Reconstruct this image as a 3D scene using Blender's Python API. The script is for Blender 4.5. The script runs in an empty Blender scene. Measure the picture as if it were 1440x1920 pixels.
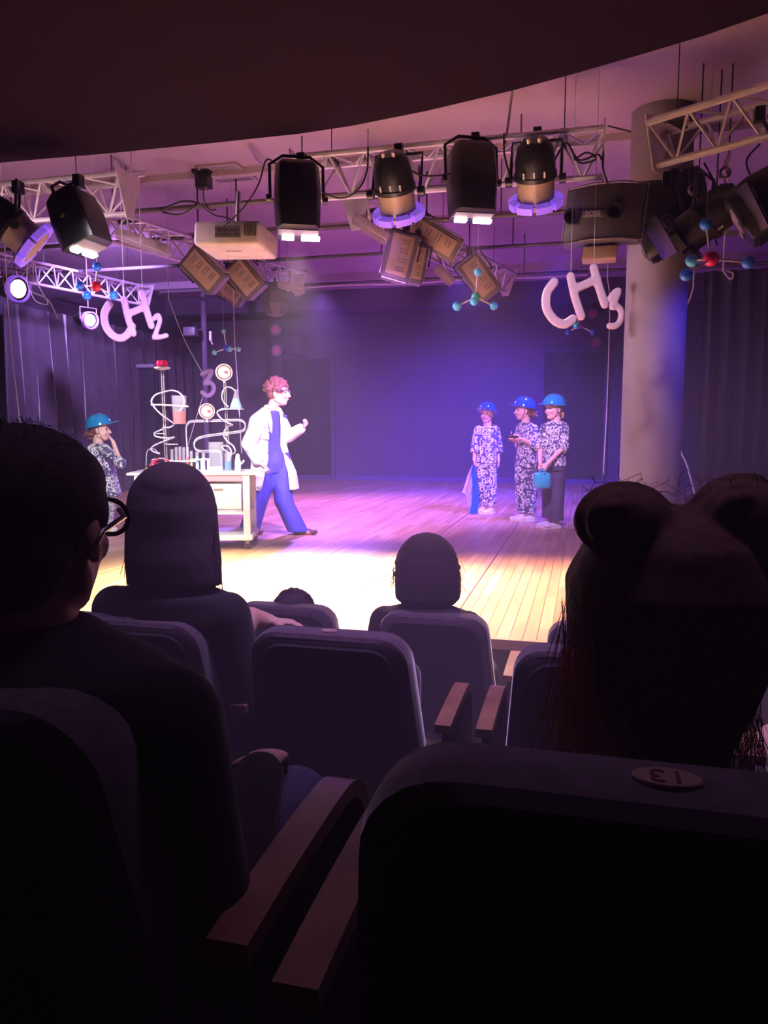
import bpy, bmesh, math, random
from mathutils import Vector, Matrix, noise
V = Vector
random.seed(7)
scene = bpy.context.scene
col = scene.collection
PI = math.pi

# ------------------------------------------------------------------ camera
EYE = V((0, 0, 1.18))
FPX = 1442.0
YAW = math.radians(14.5)
PIT = math.atan(160 / FPX)
cam_d = bpy.data.cameras.new('camera')
cam_d.sensor_fit = 'HORIZONTAL'; cam_d.sensor_width = 36; cam_d.lens = 36 * FPX / 1440
cam_d.clip_start = .02
cam = bpy.data.objects.new('camera', cam_d); col.objects.link(cam)
cam.location = EYE; cam.rotation_euler = (PI / 2 - PIT, 0, YAW)
scene.camera = cam
RT = V((math.cos(YAW), math.sin(YAW), 0))      # to the right of the viewer
FW = V((-math.sin(YAW), math.cos(YAW), 0))     # away from the viewer
UP = V((0, 0, 1))

def ray(px, py):
    a = (px - 720) / FPX; b = (960 - py) / FPX
    h = math.cos(PIT) + b * math.sin(PIT); v = -math.sin(PIT) + b * math.cos(PIT)
    return RT * a + FW * h + UP * v, h
def P(px, py, D):
    d, h = ray(px, py); return EYE + d * (D / h)
def Z(px, py, z=0.0):
    d, h = ray(px, py); return EYE + d * ((z - EYE.z) / d.z)
def DZ(px, py, z=0.0):
    return (Z(px, py, z) - EYE).dot(FW)

# ------------------------------------------------------------------ view, world
scene.view_settings.view_transform = 'Standard'
scene.view_settings.look = 'None'
scene.view_settings.exposure = 0.0
scene.view_settings.gamma = 1.0
scene.view_settings.use_curve_mapping = False
scene.cycles.max_bounces = 7; scene.cycles.diffuse_bounces = 3; scene.cycles.glossy_bounces = 3; scene.cycles.volume_bounces = 0; scene.cycles.volume_max_steps = 20
w = bpy.data.worlds.new('world'); scene.world = w; w.use_nodes = True
w.node_tree.nodes['Background'].inputs[0].default_value = (.30, .16, .42, 1)
w.node_tree.nodes['Background'].inputs[1].default_value = .02

# ------------------------------------------------------------------ stage lighting
def lamp(name, kind, loc, target, energy, color, size=60, blend=.8, rad=.08):
    d = bpy.data.lights.new(name, kind); d.energy = energy; d.color = color
    if kind == 'SPOT':
        d.spot_size = math.radians(size); d.spot_blend = blend; d.shadow_soft_size = rad
    elif kind == 'POINT': d.shadow_soft_size = rad
    else: d.shape = 'DISK'; d.size = rad
    o = bpy.data.objects.new(name, d); col.objects.link(o); o.location = loc
    if target is not None:
        o.rotation_euler = (V(target) - V(loc)).to_track_quat('-Z', 'Y').to_euler()
    return o
LIGHTS = [
    # stage lights; flood and spot lights sit below housings, the rest are unseen
    ('flood_light', 'SPOT', P(557, 452, 6.0), Z(500, 1100), 8000, (1, .85, .64), 84, 1, .12),
    ('flood_light', 'SPOT', P(884, 412, 6.0), Z(930, 1120), 4600, (1, .54, .46), 84, 1, .12),
    ('key_light', 'SPOT', V((-2.6, 3.4, 3.05)), P(496, 850, 8.4), 900, (1, .93, .90), 24, .8, .08),
    ('key_light', 'SPOT', P(-160, 420, 6.2), P(440, 880, 8.0), 800, (1, .86, .95), 22, .8, .08),
    ('spot_light', 'SPOT', P(742, 430, 6.3), Z(640, 960), 3800, (.60, .22, 1), 64, 1, .06),
    ('spot_light', 'SPOT', P(1003, 410, 6.2), P(1000, 880, 9.6), 1100, (.66, .32, 1), 40, 1, .06),
    ('blue_light', 'SPOT', P(860, 500, 12.0), P(880, 930, 15.0), 5200, (.085, .04, 1), 100, 1, .10),
    ('blue_light', 'SPOT', P(1060, 470, 9.4), Z(900, 950), 3600, (.11, .05, 1), 90, 1, .08),
    ('blue_light', 'SPOT', P(1500, 470, 5.9), P(1250, 720, 7.1), 110, (.06, .025, 1), 70, 1, .08),
    ('purple_light', 'SPOT', P(600, 550, 12.4), Z(640, 955), 3800, (.36, .12, 1), 110, 1, .10),
    ('purple_light', 'SPOT', P(200, 470, 10.0), P(260, 750, 14.0), 1600, (.50, .28, 1), 110, 1, .10),
    # unseen front of house lights, placed to light the pillar, letters and bench
    ('unseen_house_spot', 'SPOT', V((-7.6, 5.3, 3.2)), P(1180, 740, 7.2), 2300, (1, .62, .86), 30, 1, .10),
    ('unseen_house_spot', 'SPOT', V((-1.0, 3.0, 3.05)), P(1092, 562, 5.4), 260, (1, .72, .95), 22, .6, .05),
    ('unseen_house_spot', 'SPOT', V((-1.6, 3.2, 3.05)), P(250, 600, 7.0), 50, (.72, .50, 1), 26, .6, .05),
    ('unseen_house_spot', 'SPOT', V((-2.2, 3.2, 3.05)), P(290, 880, 8.0), 1700, (.97, .84, 1), 40, .9, .08),
    # added unseen uplights, standing in for floor bounce on ceiling and rig
    ('added_uplight', 'SPOT', V((-4.2, 3.95, -.35)), V((-4.8, 8.4, 3.9)), 620, (1, .60, .74), 62, 1, .25),
    ('added_uplight', 'SPOT', V((-1.2, 3.95, -.35)), V((-1.4, 8.4, 3.9)), 620, (1, .60, .74), 62, 1, .25),
    ('added_uplight', 'SPOT', V((1.8, 3.95, -.35)), V((3.4, 7.4, 3.9)), 420, (1, .60, .74), 58, 1, .25),
    # added unseen lights over the audience that lift dark heads and seats
    ('added_seat_light', 'SPOT', V((-.5, 2.1, 3.2)), V((-.5, 3.7, 0)), 520, (.62, .36, .85), 100, 1, .30),
    ('added_seat_light', 'SPOT', V((-.1, 1.35, 3.15)), V((-.1, 1.0, 0)), 27, (.78, .42, .85), 110, 1, .25),
]
for L in LIGHTS: lamp(*L)

# ------------------------------------------------------------------ materials
MATS = {}
def mat(name, c, rough=.6, metal=0.0, var=.12, scale=8.0, sheen=0, emit=None, estr=0, trans=0, coat=0, alpha=1, spec=.5, bump=0):
    if name in MATS: return MATS[name]
    m = bpy.data.materials.new(name); m.use_nodes = True
    nt = m.node_tree; b = nt.nodes['Principled BSDF']
    tc = nt.nodes.new('ShaderNodeTexCoord'); n = nt.nodes.new('ShaderNodeTexNoise'); n.inputs['Scale'].default_value = scale
    nt.links.new(tc.outputs['Object'], n.inputs['Vector'])
    r = nt.nodes.new('ShaderNodeValToRGB')
    r.color_ramp.elements[0].position = .3; r.color_ramp.elements[1].position = .7
    r.color_ramp.elements[0].color = [x * (1 - var) for x in c] + [1]
    r.color_ramp.elements[1].color = [min(1, x * (1 + var)) for x in c] + [1]
    nt.links.new(n.outputs['Fac'], r.inputs[0]); nt.links.new(r.outputs[0], b.inputs['Base Color'])
    b.inputs['Roughness'].default_value = rough; b.inputs['Metallic'].default_value = metal
    b.inputs['Specular IOR Level'].default_value = spec
    if sheen: b.inputs['Sheen Weight'].default_value = sheen; b.inputs['Sheen Roughness'].default_value = .4
    if emit: b.inputs['Emission Color'].default_value = (*emit, 1); b.inputs['Emission Strength'].default_value = estr
    if trans: b.inputs['Transmission Weight'].default_value = trans; b.inputs['IOR'].default_value = 1.3
    if coat: b.inputs['Coat Weight'].default_value = coat
    if alpha < 1: b.inputs['Alpha'].default_value = alpha
    if bump:
        bp = nt.nodes.new('ShaderNodeBump'); bp.inputs['Strength'].default_value = bump; bp.inputs['Distance'].default_value = .01
        n2 = nt.nodes.new('ShaderNodeTexNoise'); n2.inputs['Scale'].default_value = scale * 12
        nt.links.new(tc.outputs['Object'], n2.inputs['Vector']); nt.links.new(n2.outputs['Fac'], bp.inputs['Height'])
        nt.links.new(bp.outputs[0], b.inputs['Normal'])
    MATS[name] = m; return m

def wood_floor():
    m = bpy.data.materials.new('stage_planks'); m.use_nodes = True
    nt = m.node_tree; b = nt.nodes['Principled BSDF']; L = nt.links.new
    tc = nt.nodes.new('ShaderNodeTexCoord'); mp = nt.nodes.new('ShaderNodeMapping')
    mp.inputs['Rotation'].default_value = (0, 0, PI / 2)
    L(tc.outputs['Object'], mp.inputs['Vector'])
    br = nt.nodes.new('ShaderNodeTexBrick')
    br.inputs['Scale'].default_value = 1; br.inputs['Brick Width'].default_value = .9; br.inputs['Row Height'].default_value = .075
    br.inputs['Mortar Size'].default_value = .0022; br.inputs['Mortar Smooth'].default_value = .1; br.offset = .37; br.inputs['Bias'].default_value = 0
    br.inputs['Color1'].default_value = (.50, .27, .13, 1); br.inputs['Color2'].default_value = (.70, .43, .24, 1)
    br.inputs['Mortar'].default_value = (.09, .045, .03, 1)
    L(mp.outputs[0], br.inputs['Vector'])
    # panel seams every 1.2 m along the depth
    sp = nt.nodes.new('ShaderNodeSeparateXYZ'); L(tc.outputs['Object'], sp.inputs[0])
    md = nt.nodes.new('ShaderNodeMath'); md.operation = 'PINGPONG'; md.inputs[1].default_value = .375; L(sp.outputs['X'], md.inputs[0])
    gt = nt.nodes.new('ShaderNodeMath'); gt.operation = 'LESS_THAN'; gt.inputs[1].default_value = .006; L(md.outputs[0], gt.inputs[0])
    n = nt.nodes.new('ShaderNodeTexNoise'); n.inputs['Scale'].default_value = 3; n.inputs['Detail'].default_value = 6
    mp2 = nt.nodes.new('ShaderNodeMapping'); mp2.inputs['Scale'].default_value = (6, .6, 1)
    L(tc.outputs['Object'], mp2.inputs[0]); L(mp2.outputs[0], n.inputs['Vector'])
    mx = nt.nodes.new('ShaderNodeMix'); mx.data_type = 'RGBA'; mx.blend_type = 'MULTIPLY'; mx.inputs[0].default_value = .5
    L(br.outputs['Color'], mx.inputs[6]); L(n.outputs['Color'], mx.inputs[7])
    mx2 = nt.nodes.new('ShaderNodeMix'); mx2.data_type = 'RGBA'; L(gt.outputs[0], mx2.inputs[0]); L(mx.outputs[2], mx2.inputs[6]); mx2.inputs[7].default_value = (.05, .03, .03, 1)
    L(mx2.outputs[2], b.inputs['Base Color'])
    rr = nt.nodes.new('ShaderNodeMapRange'); rr.inputs['To Min'].default_value = .28; rr.inputs['To Max'].default_value = .55
    L(n.outputs['Fac'], rr.inputs[0]); L(rr.outputs[0], b.inputs['Roughness'])
    return m

def gear_print():
    m = bpy.data.materials.new('gear_print_cloth'); m.use_nodes = True
    nt = m.node_tree; b = nt.nodes['Principled BSDF']; L = nt.links.new
    tc = nt.nodes.new('ShaderNodeTexCoord')
    cols = None
    prev = None
    for sc_, w0, w1 in ((14, .34, .46), (14, .0, .16), (30, .22, .38), (30, 0, .1)):
        v = nt.nodes.new('ShaderNodeTexVoronoi'); v.inputs['Scale'].default_value = sc_; v.inputs['Randomness'].default_value = .8
        L(tc.outputs['Object'], v.inputs['Vector'])
        a = nt.nodes.new('ShaderNodeMath'); a.operation = 'GREATER_THAN'; a.inputs[1].default_value = w0 - .001; L(v.outputs['Distance'], a.inputs[0])
        c = nt.nodes.new('ShaderNodeMath'); c.operation = 'LESS_THAN'; c.inputs[1].default_value = w1; L(v.outputs['Distance'], c.inputs[0])
        d = nt.nodes.new('ShaderNodeMath'); d.operation = 'MULTIPLY'; L(a.outputs[0], d.inputs[0]); L(c.outputs[0], d.inputs[1])
        if prev is None: prev = d
        else:
            e = nt.nodes.new('ShaderNodeMath'); e.operation = 'MAXIMUM'; L(prev.outputs[0], e.inputs[0]); L(d.outputs[0], e.inputs[1]); prev = e
    mx = nt.nodes.new('ShaderNodeMix'); mx.data_type = 'RGBA'
    L(prev.outputs[0], mx.inputs[0]); mx.inputs[6].default_value = (.075, .075, .18, 1); mx.inputs[7].default_value = (.85, .85, .85, 1)
    L(mx.outputs[2], b.inputs['Base Color']); b.inputs['Roughness'].default_value = .8
    return m

# ------------------------------------------------------------------ mesh builder
def frame(z, x=None):
    z = V(z).normalized()
    if x is None: x = V((1, 0, 0)) if abs(z.x) < .9 else V((0, 1, 0))
    x = V(x); x = (x - z * x.dot(z)).normalized(); y = z.cross(x)
    return x, y, z
class MB:
    def __init__(s): s.v = []; s.f = []
    def add(s, vs, fs):
        n = len(s.v); s.v += [V(a) for a in vs]; s.f += [[i + n for i in f] for f in fs]; return s
    def box(s, c, size, ax=None):
        c = V(c); x, y, z = ax or (V((1, 0, 0)), V((0, 1, 0)), V((0, 0, 1)))
        hx, hy, hz = [a / 2 for a in size]
        vs = [c + x * hx * i + y * hy * j + z * hz * k for i in (-1, 1) for j in (-1, 1) for k in (-1, 1)]
        return s.add(vs, [(0, 1, 3, 2), (4, 6, 7, 5), (0, 4, 5, 1), (2, 3, 7, 6), (0, 2, 6, 4), (1, 5, 7, 3)])
    def bar(s, a, b, wx, wy, up=(0, 0, 1)):
        a = V(a); b = V(b); z = (b - a); x, y, zz = frame(z, up)
        return s.box((a + b) / 2, (wx, wy, z.length), (x, y, zz))
    def loft(s, rings, cap=True, closed=True):
        n = len(rings[0]); vs = [p for r in rings for p in r]; fs = []
        m = n if closed else n - 1
        for i in range(len(rings) - 1):
            for j in range(m):
                k = (j + 1) % n
                fs.append((i * n + j, i * n + k, (i + 1) * n + k, (i + 1) * n + j))
        if cap: fs.append(tuple(reversed(range(n)))); fs.append(tuple(range((len(rings) - 1) * n, len(rings) * n)))
        return s.add(vs, fs)
    def tube(s, pts, r, seg=8, cap=True):
        pts = [V(p) for p in pts]; rings = []
        rr = r if isinstance(r, (list, tuple)) else [r] * len(pts)
        x = None
        for i, p in enumerate(pts):
            t = (pts[min(i + 1, len(pts) - 1)] - pts[max(i - 1, 0)])
            if t.length < 1e-9: t = V((0, 0, 1))
            x, y, t = frame(t, x)
            rings.append([p + (x * math.cos(a) + y * math.sin(a)) * rr[i] for a in [2 * PI * k / seg for k in range(seg)]])
        return s.loft(rings, cap)
    def lathe(s, prof, c, axis=(0, 0, 1), seg=24, x=None, cap=True):
        c = V(c); x, y, z = frame(axis, x)
        rings = [[c + z * h + (x * math.cos(a) + y * math.sin(a)) * max(r, 1e-4) for a in [2 * PI * k / seg for k in range(seg)]] for r, h in prof]
        return s.loft(rings, cap)
    def ell(s, c, r, ax=None, seg=16, rings=10):
        c = V(c); x, y, z = ax or (V((1, 0, 0)), V((0, 1, 0)), V((0, 0, 1)))
        if not isinstance(r, (list, tuple)): r = (r, r, r)
        R = []
        for i in range(rings + 1):
            t = PI * i / rings; st = max(math.sin(t), .01)
            R.append([c + x * r[0] * st * math.cos(a) + y * r[1] * st * math.sin(a) - z * r[2] * math.cos(t) for a in [2 * PI * k / seg for k in range(seg)]])
        return s.loft(R)
    def cap(s, a, ra, b, rb, seg=14):
        a = V(a); b = V(b); z = b - a; L = z.length
        if L < 1e-6: return s.ell(a, ra)
        x, y, z = frame(z); R = []
        for i in range(5):
            t = PI / 2 * i / 4; R.append((a - z * ra * math.cos(t), max(ra * math.sin(t), .001)))
        for i in range(5):
            t = PI / 2 * i / 4; R.append((b + z * rb * math.sin(t), max(rb * math.cos(t), .001)))
        return s.loft([[p + (x * math.cos(q) + y * math.sin(q)) * r for q in [2 * PI * k / seg for k in range(seg)]] for p, r in R])
    def chain(s, pts, rs):
        for i in range(len(pts) - 1): s.cap(pts[i], rs[i], pts[i + 1], rs[i + 1])
        return s
    def sect(s, secs, seg=24):        # (centre, half width vector, half depth vector)
        return s.loft([[V(c) + V(a) * math.cos(t) + V(b) * math.sin(t) for t in [2 * PI * k / seg for k in range(seg)]] for c, a, b in secs])
    def prism(s, poly, o, x, y, n, th):
        o = V(o); x = V(x); y = V(y); n = V(n).normalized()
        a = [o + x * p[0] + y * p[1] for p in poly]
        return s.loft([a, [p + n * th for p in a]])
    def build(s, name, m, parent=None, local=False, smooth=True, bevel=0, bseg=2):
        o0 = V((0, 0, 0)) if (local or parent is None) else world_loc(parent)
        me = bpy.data.meshes.new(name); me.from_pydata([v - o0 for v in s.v], [], s.f)
        bm = bmesh.new(); bm.from_mesh(me); bmesh.ops.recalc_face_normals(bm, faces=bm.faces)
        if bevel:
            ed = [e for e in bm.edges if len(e.link_faces) == 2 and e.calc_face_angle(0) > .6]
            bmesh.ops.bevel(bm, geom=ed, offset=bevel, segments=bseg, affect='EDGES', profile=.5, clamp_overlap=True)
        bm.to_mesh(me); bm.free()
        return finish(name, me, m, parent, smooth)
    def blob(s, name, m, parent=None, voxel=.01, smooth=2):
        """fuse all the shapes into one continuous surface"""
        o0 = world_loc(parent) if parent else V((0, 0, 0))
        me = bpy.data.meshes.new('t'); me.from_pydata([v - o0 for v in s.v], [], s.f)
        bm = bmesh.new(); bm.from_mesh(me); bmesh.ops.recalc_face_normals(bm, faces=bm.faces); bm.to_mesh(me); bm.free()
        t = bpy.data.objects.new('t', me); col.objects.link(t)
        r = t.modifiers.new('r', 'REMESH'); r.mode = 'VOXEL'; r.voxel_size = voxel
        q = t.modifiers.new('s', 'SMOOTH'); q.iterations = smooth; q.factor = .5
        dg = bpy.context.evaluated_depsgraph_get(); dg.update()
        me2 = bpy.data.meshes.new_from_object(t.evaluated_get(dg)); me2.name = name
        bpy.data.objects.remove(t); bpy.data.meshes.remove(me)
        return finish(name, me2, m, parent, True)
def finish(name, me, m, parent, smooth):
    me.materials.clear(); me.materials.append(m)
    if smooth:
        for p in me.polygons: p.use_smooth = True
        try: me.set_sharp_from_angle(angle=math.radians(40))
        except Exception: pass
    o = bpy.data.objects.new(name, me); col.objects.link(o)
    if parent: o.parent = parent
    return o
WL = {}
def world_loc(o):
    l = V((0, 0, 0))
    while o is not None: l += o.location; o = o.parent
    return l
def empty(name, loc, label, cat, group=None, rot=None):
    o = bpy.data.objects.new(name, None); col.objects.link(o); o.empty_display_size = .1
    o.location = loc
    if rot is not None: o.rotation_euler = rot
    return tag(o, label, cat, group)
def tag(o, label=None, cat=None, group=None, kind=None):
    if label: o['label'] = label
    if cat: o['category'] = cat
    if group: o['group'] = group
    if kind: o['kind'] = kind
    return o
def lab(o, label): o['label'] = label; return o
def structure(o): o['kind'] = 'structure'; return o
def copy_tree(o, parent=None):
    c = o.copy(); col.objects.link(c)
    if parent: c.parent = parent
    for ch in o.children: copy_tree(ch, c)
    return c
def text_mesh(name, body, size, th, m, parent, loc, ax):
    cu = bpy.data.curves.new('t', 'FONT'); cu.body = body; cu.size = size; cu.extrude = th / 2; cu.align_x = 'CENTER'; cu.align_y = 'CENTER'
    t = bpy.data.objects.new('t', cu); col.objects.link(t)
    dg = bpy.context.evaluated_depsgraph_get(); dg.update()
    me = bpy.data.meshes.new_from_object(t.evaluated_get(dg)); bpy.data.objects.remove(t)
    x, y, z = ax
    for v in me.vertices:
        c = v.co.copy(); v.co = V(loc) + x * c.x + y * c.y + z * c.z
    me.name = name
    return finish(name, me, m, parent, False)

# palette
M_black = mat('black_metal', (.014, .014, .018), .38, .2)
M_spk = mat('loudspeaker_shell', (.055, .05, .065), .5)
M_blackm = mat('black_matte', (.012, .011, .014), .8)
M_alu = mat('truss_aluminium', (.72, .66, .68), .42, .55)
M_grey = mat('grey_metal', (.30, .28, .30), .45, .5)
M_silver = mat('silver_metal', (.55, .50, .50), .35, .7)
M_pipe = mat('dark_pipe', (.12, .10, .12), .5, .3)
M_ceil = mat('ceiling_paint', (.40, .30, .37), .9, 0, .05, 2)
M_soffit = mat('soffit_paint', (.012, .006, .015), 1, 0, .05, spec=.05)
M_wall = mat('black_wall', (.085, .06, .095), .8, 0, .08, 3)
M_door = mat('dark_door', (.007, .006, .012), .7)
M_curtain = mat('curtain_velour', (.055, .042, .06), .9, 0, .15, 5, sheen=.3)
M_pillar = mat('pillar_paint', (.20, .17, .23), .75, 0, .06, 3)
M_cablew = mat('white_cable', (.75, .68, .75), .5)
M_cableb = mat('black_cable', (.02, .02, .02), .5)
M_fabric = mat('seat_fabric', (.085, .055, .09), .95, 0, .2, 60, sheen=.5)
M_fabricd = mat('seat_back_cloth', (.03, .02, .035), .95, 0, .2, 60)
M_armwood = mat('armrest_wood', (.22, .10, .06), .38, 0, .25, 14)
M_plate = mat('number_plate', (.30, .19, .17), .5)
M_plateink = mat('number_ink', (.10, .02, .03), .5)
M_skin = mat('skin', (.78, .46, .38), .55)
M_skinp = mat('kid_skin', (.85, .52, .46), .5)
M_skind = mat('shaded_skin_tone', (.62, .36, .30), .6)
M_white = mat('white_cloth', (.85, .84, .82), .8, bump=.2)
M_wp = mat('white_paint', (.85, .83, .84), .4)
M_pinkp = mat('pink_paint', (.75, .32, .40), .5)
M_blue = mat('blue_trouser', (.045, .05, .50), .8)
M_navy = mat('blue_tee', (.04, .05, .38), .85)
M_shoe = mat('brown_shoe', (.10, .05, .06), .5)
M_wshoe = mat('white_shoe', (.80, .78, .80), .6)
M_helm = mat('helmet_plastic', (.0, .26, .62), .12, 0, .03, coat=1)
M_helm2 = mat('helmet_plastic_blue', (.0, .08, .62), .12, 0, .03, coat=1)
M_teal = mat('teal_plastic', (.03, .50, .62), .25, 0, .03)
M_scarf = mat('blue_sheer', (.0, .18, .65), .6)
M_scarf2 = mat('pale_sheer', (.45, .40, .65), .6)
M_gear = gear_print()
M_dark = mat('dark_trouser', (.06, .05, .12), .85)
M_hairb = mat('brown_hair', (.19, .07, .06), .6, 0, .3, 60)
M_hairbl = mat('blond_hair', (.60, .34, .20), .5, 0, .3, 60)
M_hairk = mat('black_hair', (.035, .02, .03), .9, 0, .3, 80)
M_hairl = mat('light_brown_hair', (.16, .075, .06), .8, 0, .3, 80)
M_strand = mat('backlit_strand', (.70, .34, .28), .5)  # backlight put into a paler colour for the loose strands
M_tee = mat('dark_tee', (.014, .011, .02), .95, sheen=.08)
M_lip = mat('lip', (.50, .16, .16), .5)
M_eye = mat('eye', (.03, .02, .03), .3)
M_glassd = mat('spectacle_frame', (.04, .02, .03), .25)
M_sign = mat('lilac_board', (.40, .22, .66), .6, 0, .03)
M_signp = mat('pink_board', (.80, .55, .74), .6, 0, .03)
M_signv = mat('violet_board', (.42, .25, .52), .6, 0, .03)
M_glow = mat('lit_lens', (1, 1, 1), .3, emit=(1, .96, .80), estr=14)
M_glowp = mat('lit_lens_pink', (1, .8, 1), .3, emit=(1, .62, 1), estr=9)
M_gel = mat('purple_gel_ring', (.35, .18, .95), .35, 0, .03, emit=(.30, .12, 1), estr=.55)
M_bball = mat('blue_ball', (.02, .17, .95), .3, 0, .03)
M_cball = mat('cyan_ball', (.06, .46, .95), .3, 0, .03)
M_tball = mat('teal_ball', (.15, .50, .52), .3, 0, .03)
M_rball = mat('red_ball', (.75, .02, .08), .3, 0, .03)
M_gball = mat('green_ball', (.05, .55, .35), .3, 0, .03)
M_nball = mat('dark_blue_ball', (.02, .04, .55), .3, 0, .03)
M_proj = mat('projector_shell', (.80, .68, .64), .5)
M_projd = mat('projector_port', (.10, .08, .08), .6)
M_tan = mat('fixture_beige', (.42, .30, .24), .5, .2)
M_lav = mat('fin_aluminium', (.60, .48, .60), .4, .5)
M_glass = mat('clear_plastic', (.80, .74, .90), .12, 0, .02, alpha=.11)
M_tubew = mat('clear_tubing', (.62, .52, .72), .25, 0, .02, alpha=.85)
M_redl = mat('red_liquid', (.70, .02, .015), .25, 0, .03)
M_bluel = mat('blue_liquid', (.02, .22, .65), .25, 0, .03)
M_cyl = mat('pale_blue_liquid', (.25, .60, .85), .25, 0, .03)
M_beacon = mat('beacon_red', (.85, .0, .10), .2, 0, .05, coat=.5)
M_yel = mat('yellow_plastic', (.85, .60, .05), .4)
M_redw = mat('red_wire', (.75, .04, .08), .4)
M_gauge = mat('gauge_face', (.60, .56, .62), .5)
M_brownp = mat('brown_pointer', (.22, .05, .06), .5)

# ------------------------------------------------------------------ the room
YF, YB, ZC = 4.22, 16.4, 3.93
XL, XR = -8.8, 7.0
def slab(name, lo, hi, m, bevel=0):
    lo = V(lo); hi = V(hi)
    return structure(MB().box((lo + hi) / 2, hi - lo).build(name, m, smooth=False, bevel=bevel))
slab('floor', (XL, YF, -.06), (XR, YB, 0), wood_floor())
slab('stage_front', (XL, YF + .03, -.7), (XR, YF + .2, -.06), M_blackm)
slab('stage_edge_trim', (XL, YF - .02, -.05), (XR, YF - .001, .004), mat('stage_lip', (.35, .22, .16), .5))
slab('seating_floor', (XL, 2.75, -.7), (XR, YF + .03, -.6), M_blackm)
slab('seating_step', (XL, 1.55, -.7), (XR, 2.75, -.38), M_blackm)
slab('seating_step', (XL, .1, -.7), (XR, 1.55, -.05), M_blackm)
slab('seating_step', (XL, -3, -.7), (XR, .1, .2), M_blackm)
slab('wall_left', (XL - .2, -3, -.7), (XL, YB, 4.4), M_wall)
slab('wall_right', (XR, -3, -.7), (XR + .2, YB, 4.4), M_wall)
slab('wall_rear', (XL - .2, -3.2, -.7), (XR + .2, -3, 4.4), M_wall)
slab('wall_back', (XL - .2, YB, -.7), (XR + .2, YB + .2, 4.4), M_wall)
slab('ceiling', (XL - .2, 3, ZC), (XR + .2, YB + .2, ZC + .2), M_ceil)
slab('ceiling_beam', (XL, 15.2, 3.55), (XR, 15.7, ZC), M_wall)
slab('ceiling_beam', (XL, 13.6, 3.80), (XR, 13.8, ZC), M_ceil)
slab('ceiling_beam', (XL, 10.3, 3.84), (XR, 10.45, ZC), M_ceil)
slab('ceiling_beam', (XL, 7.9, 3.86), (XR, 8.0, ZC), M_ceil)
slab('baseboard_back', (XL, YB - .03, 0), (XR, YB, .10), mat('skirting', (.10, .07, .16), .5))
# two doorways in the back wall
for n, (x0, x1, y0) in enumerate(((532, 622, 673), (1019, 1131, 661))):
    a = P(x0, 780, 17.2); a = EYE + (a - EYE) * ((YB - EYE.y) / (a - EYE).y)
    b = P(x1, 780, 17.2); b = EYE + (b - EYE) * ((YB - EYE.y) / (b - EYE).y)
    t = P((x0 + x1) / 2, y0, 17.2); t = EYE + (t - EYE) * ((YB - EYE.y) / (t - EYE).y)
    d = slab('door_%d' % (n + 1), (a.x, YB - .03, 0), (b.x, YB - .012, t.z), M_door)
    fr = MB()
    for x in (a.x - .04, b.x + .04): fr.box((x, YB - .03, t.z / 2), (.08, .06, t.z))
    fr.box(((a.x + b.x) / 2, YB - .03, t.z + .04), (b.x - a.x + .16, .06, .08))
    o = fr.build('trim_%d' % (n + 1), M_wall, smooth=False); structure(o)
    h = MB().tube([(a.x + .10, YB - .05, 1.05), (a.x + .10, YB - .09, 1.05), (a.x + .22, YB - .09, 1.05)], .012).build('door_handle', M_grey, d)
# dark low bulkhead over the audience with a curved edge
ZS = 3.3
edge = [Z(x, y, ZS) for x, y in ((-500, 345), (-200, 322), (0, 305), (200, 288), (400, 268), (560, 251), (660, 236), (800, 208), (960, 170), (1060, 143), (1200, 103), (1320, 67), (1440, 25), (1560, -25), (1700, -95))]
poly = [V((XL - .2, edge[0].y, ZS))] + edge + [V((XR + .2, edge[-1].y, ZS)), V((XR + .2, -3.2, ZS)), V((XL - .2, -3.2, ZS))]
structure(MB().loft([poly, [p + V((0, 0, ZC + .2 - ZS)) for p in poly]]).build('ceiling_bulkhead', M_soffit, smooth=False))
# round pillar
pc = P(1221, 800, 7.1); pc.z = 0
structure(MB().lathe([(.265, 0), (.265, ZC)], pc, seg=48).build('pillar', M_pillar))
# square service column beside it
# curtains
def curtain(name, a, b, z0, z1, amp, waves, label):
    a = V(a); b = V(b); d = b - a; n = V((0, 0, 1)).cross(d).normalized(); N = waves * 10
    R = []
    for z, k in ((z0, 1.15), ((z0 + z1) / 2, 1), (z1, .45)):
        ring = []
        for i in range(N + 1):
            t = i / N; ph = 2 * PI * waves * (t + .012 * math.sin(17 * t) + .02 * math.sin(5 * t))
            ring.append(a + d * t + n * amp * k * (math.sin(ph) + .35 * math.sin(2.3 * ph + z)) + V((0, 0, z)))
        back = [p + n * .02 for p in reversed(ring)]
        R.append(ring + back)
    o = MB().loft(R).build(name, M_curtain)
    return tag(o, label, 'curtain')
curtain('stage_curtain', (XL + .5, 9.8, 0), (XL + .55, 15.9, 0), .02, 3.0, .11, 17, 'long dark velour curtain in deep folds along the left side of the stage')
ca, cb = P(1312, 700, 11.2), P(1640, 700, 11.2)
curtain('stage_curtain', (ca.x, ca.y, 0), (cb.x, cb.y - .8, 0), .02, 3.36, .09, 11, 'dark gathered curtain hanging right of the round pillar')
o = MB().tube([(ca.x - .1, ca.y, 3.42), (cb.x + .1, cb.y - .8, 3.42)], .02).build('curtain_rail', M_pipe); tag(o, 'dark rail that carries the right-hand curtain', 'rail')

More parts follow.
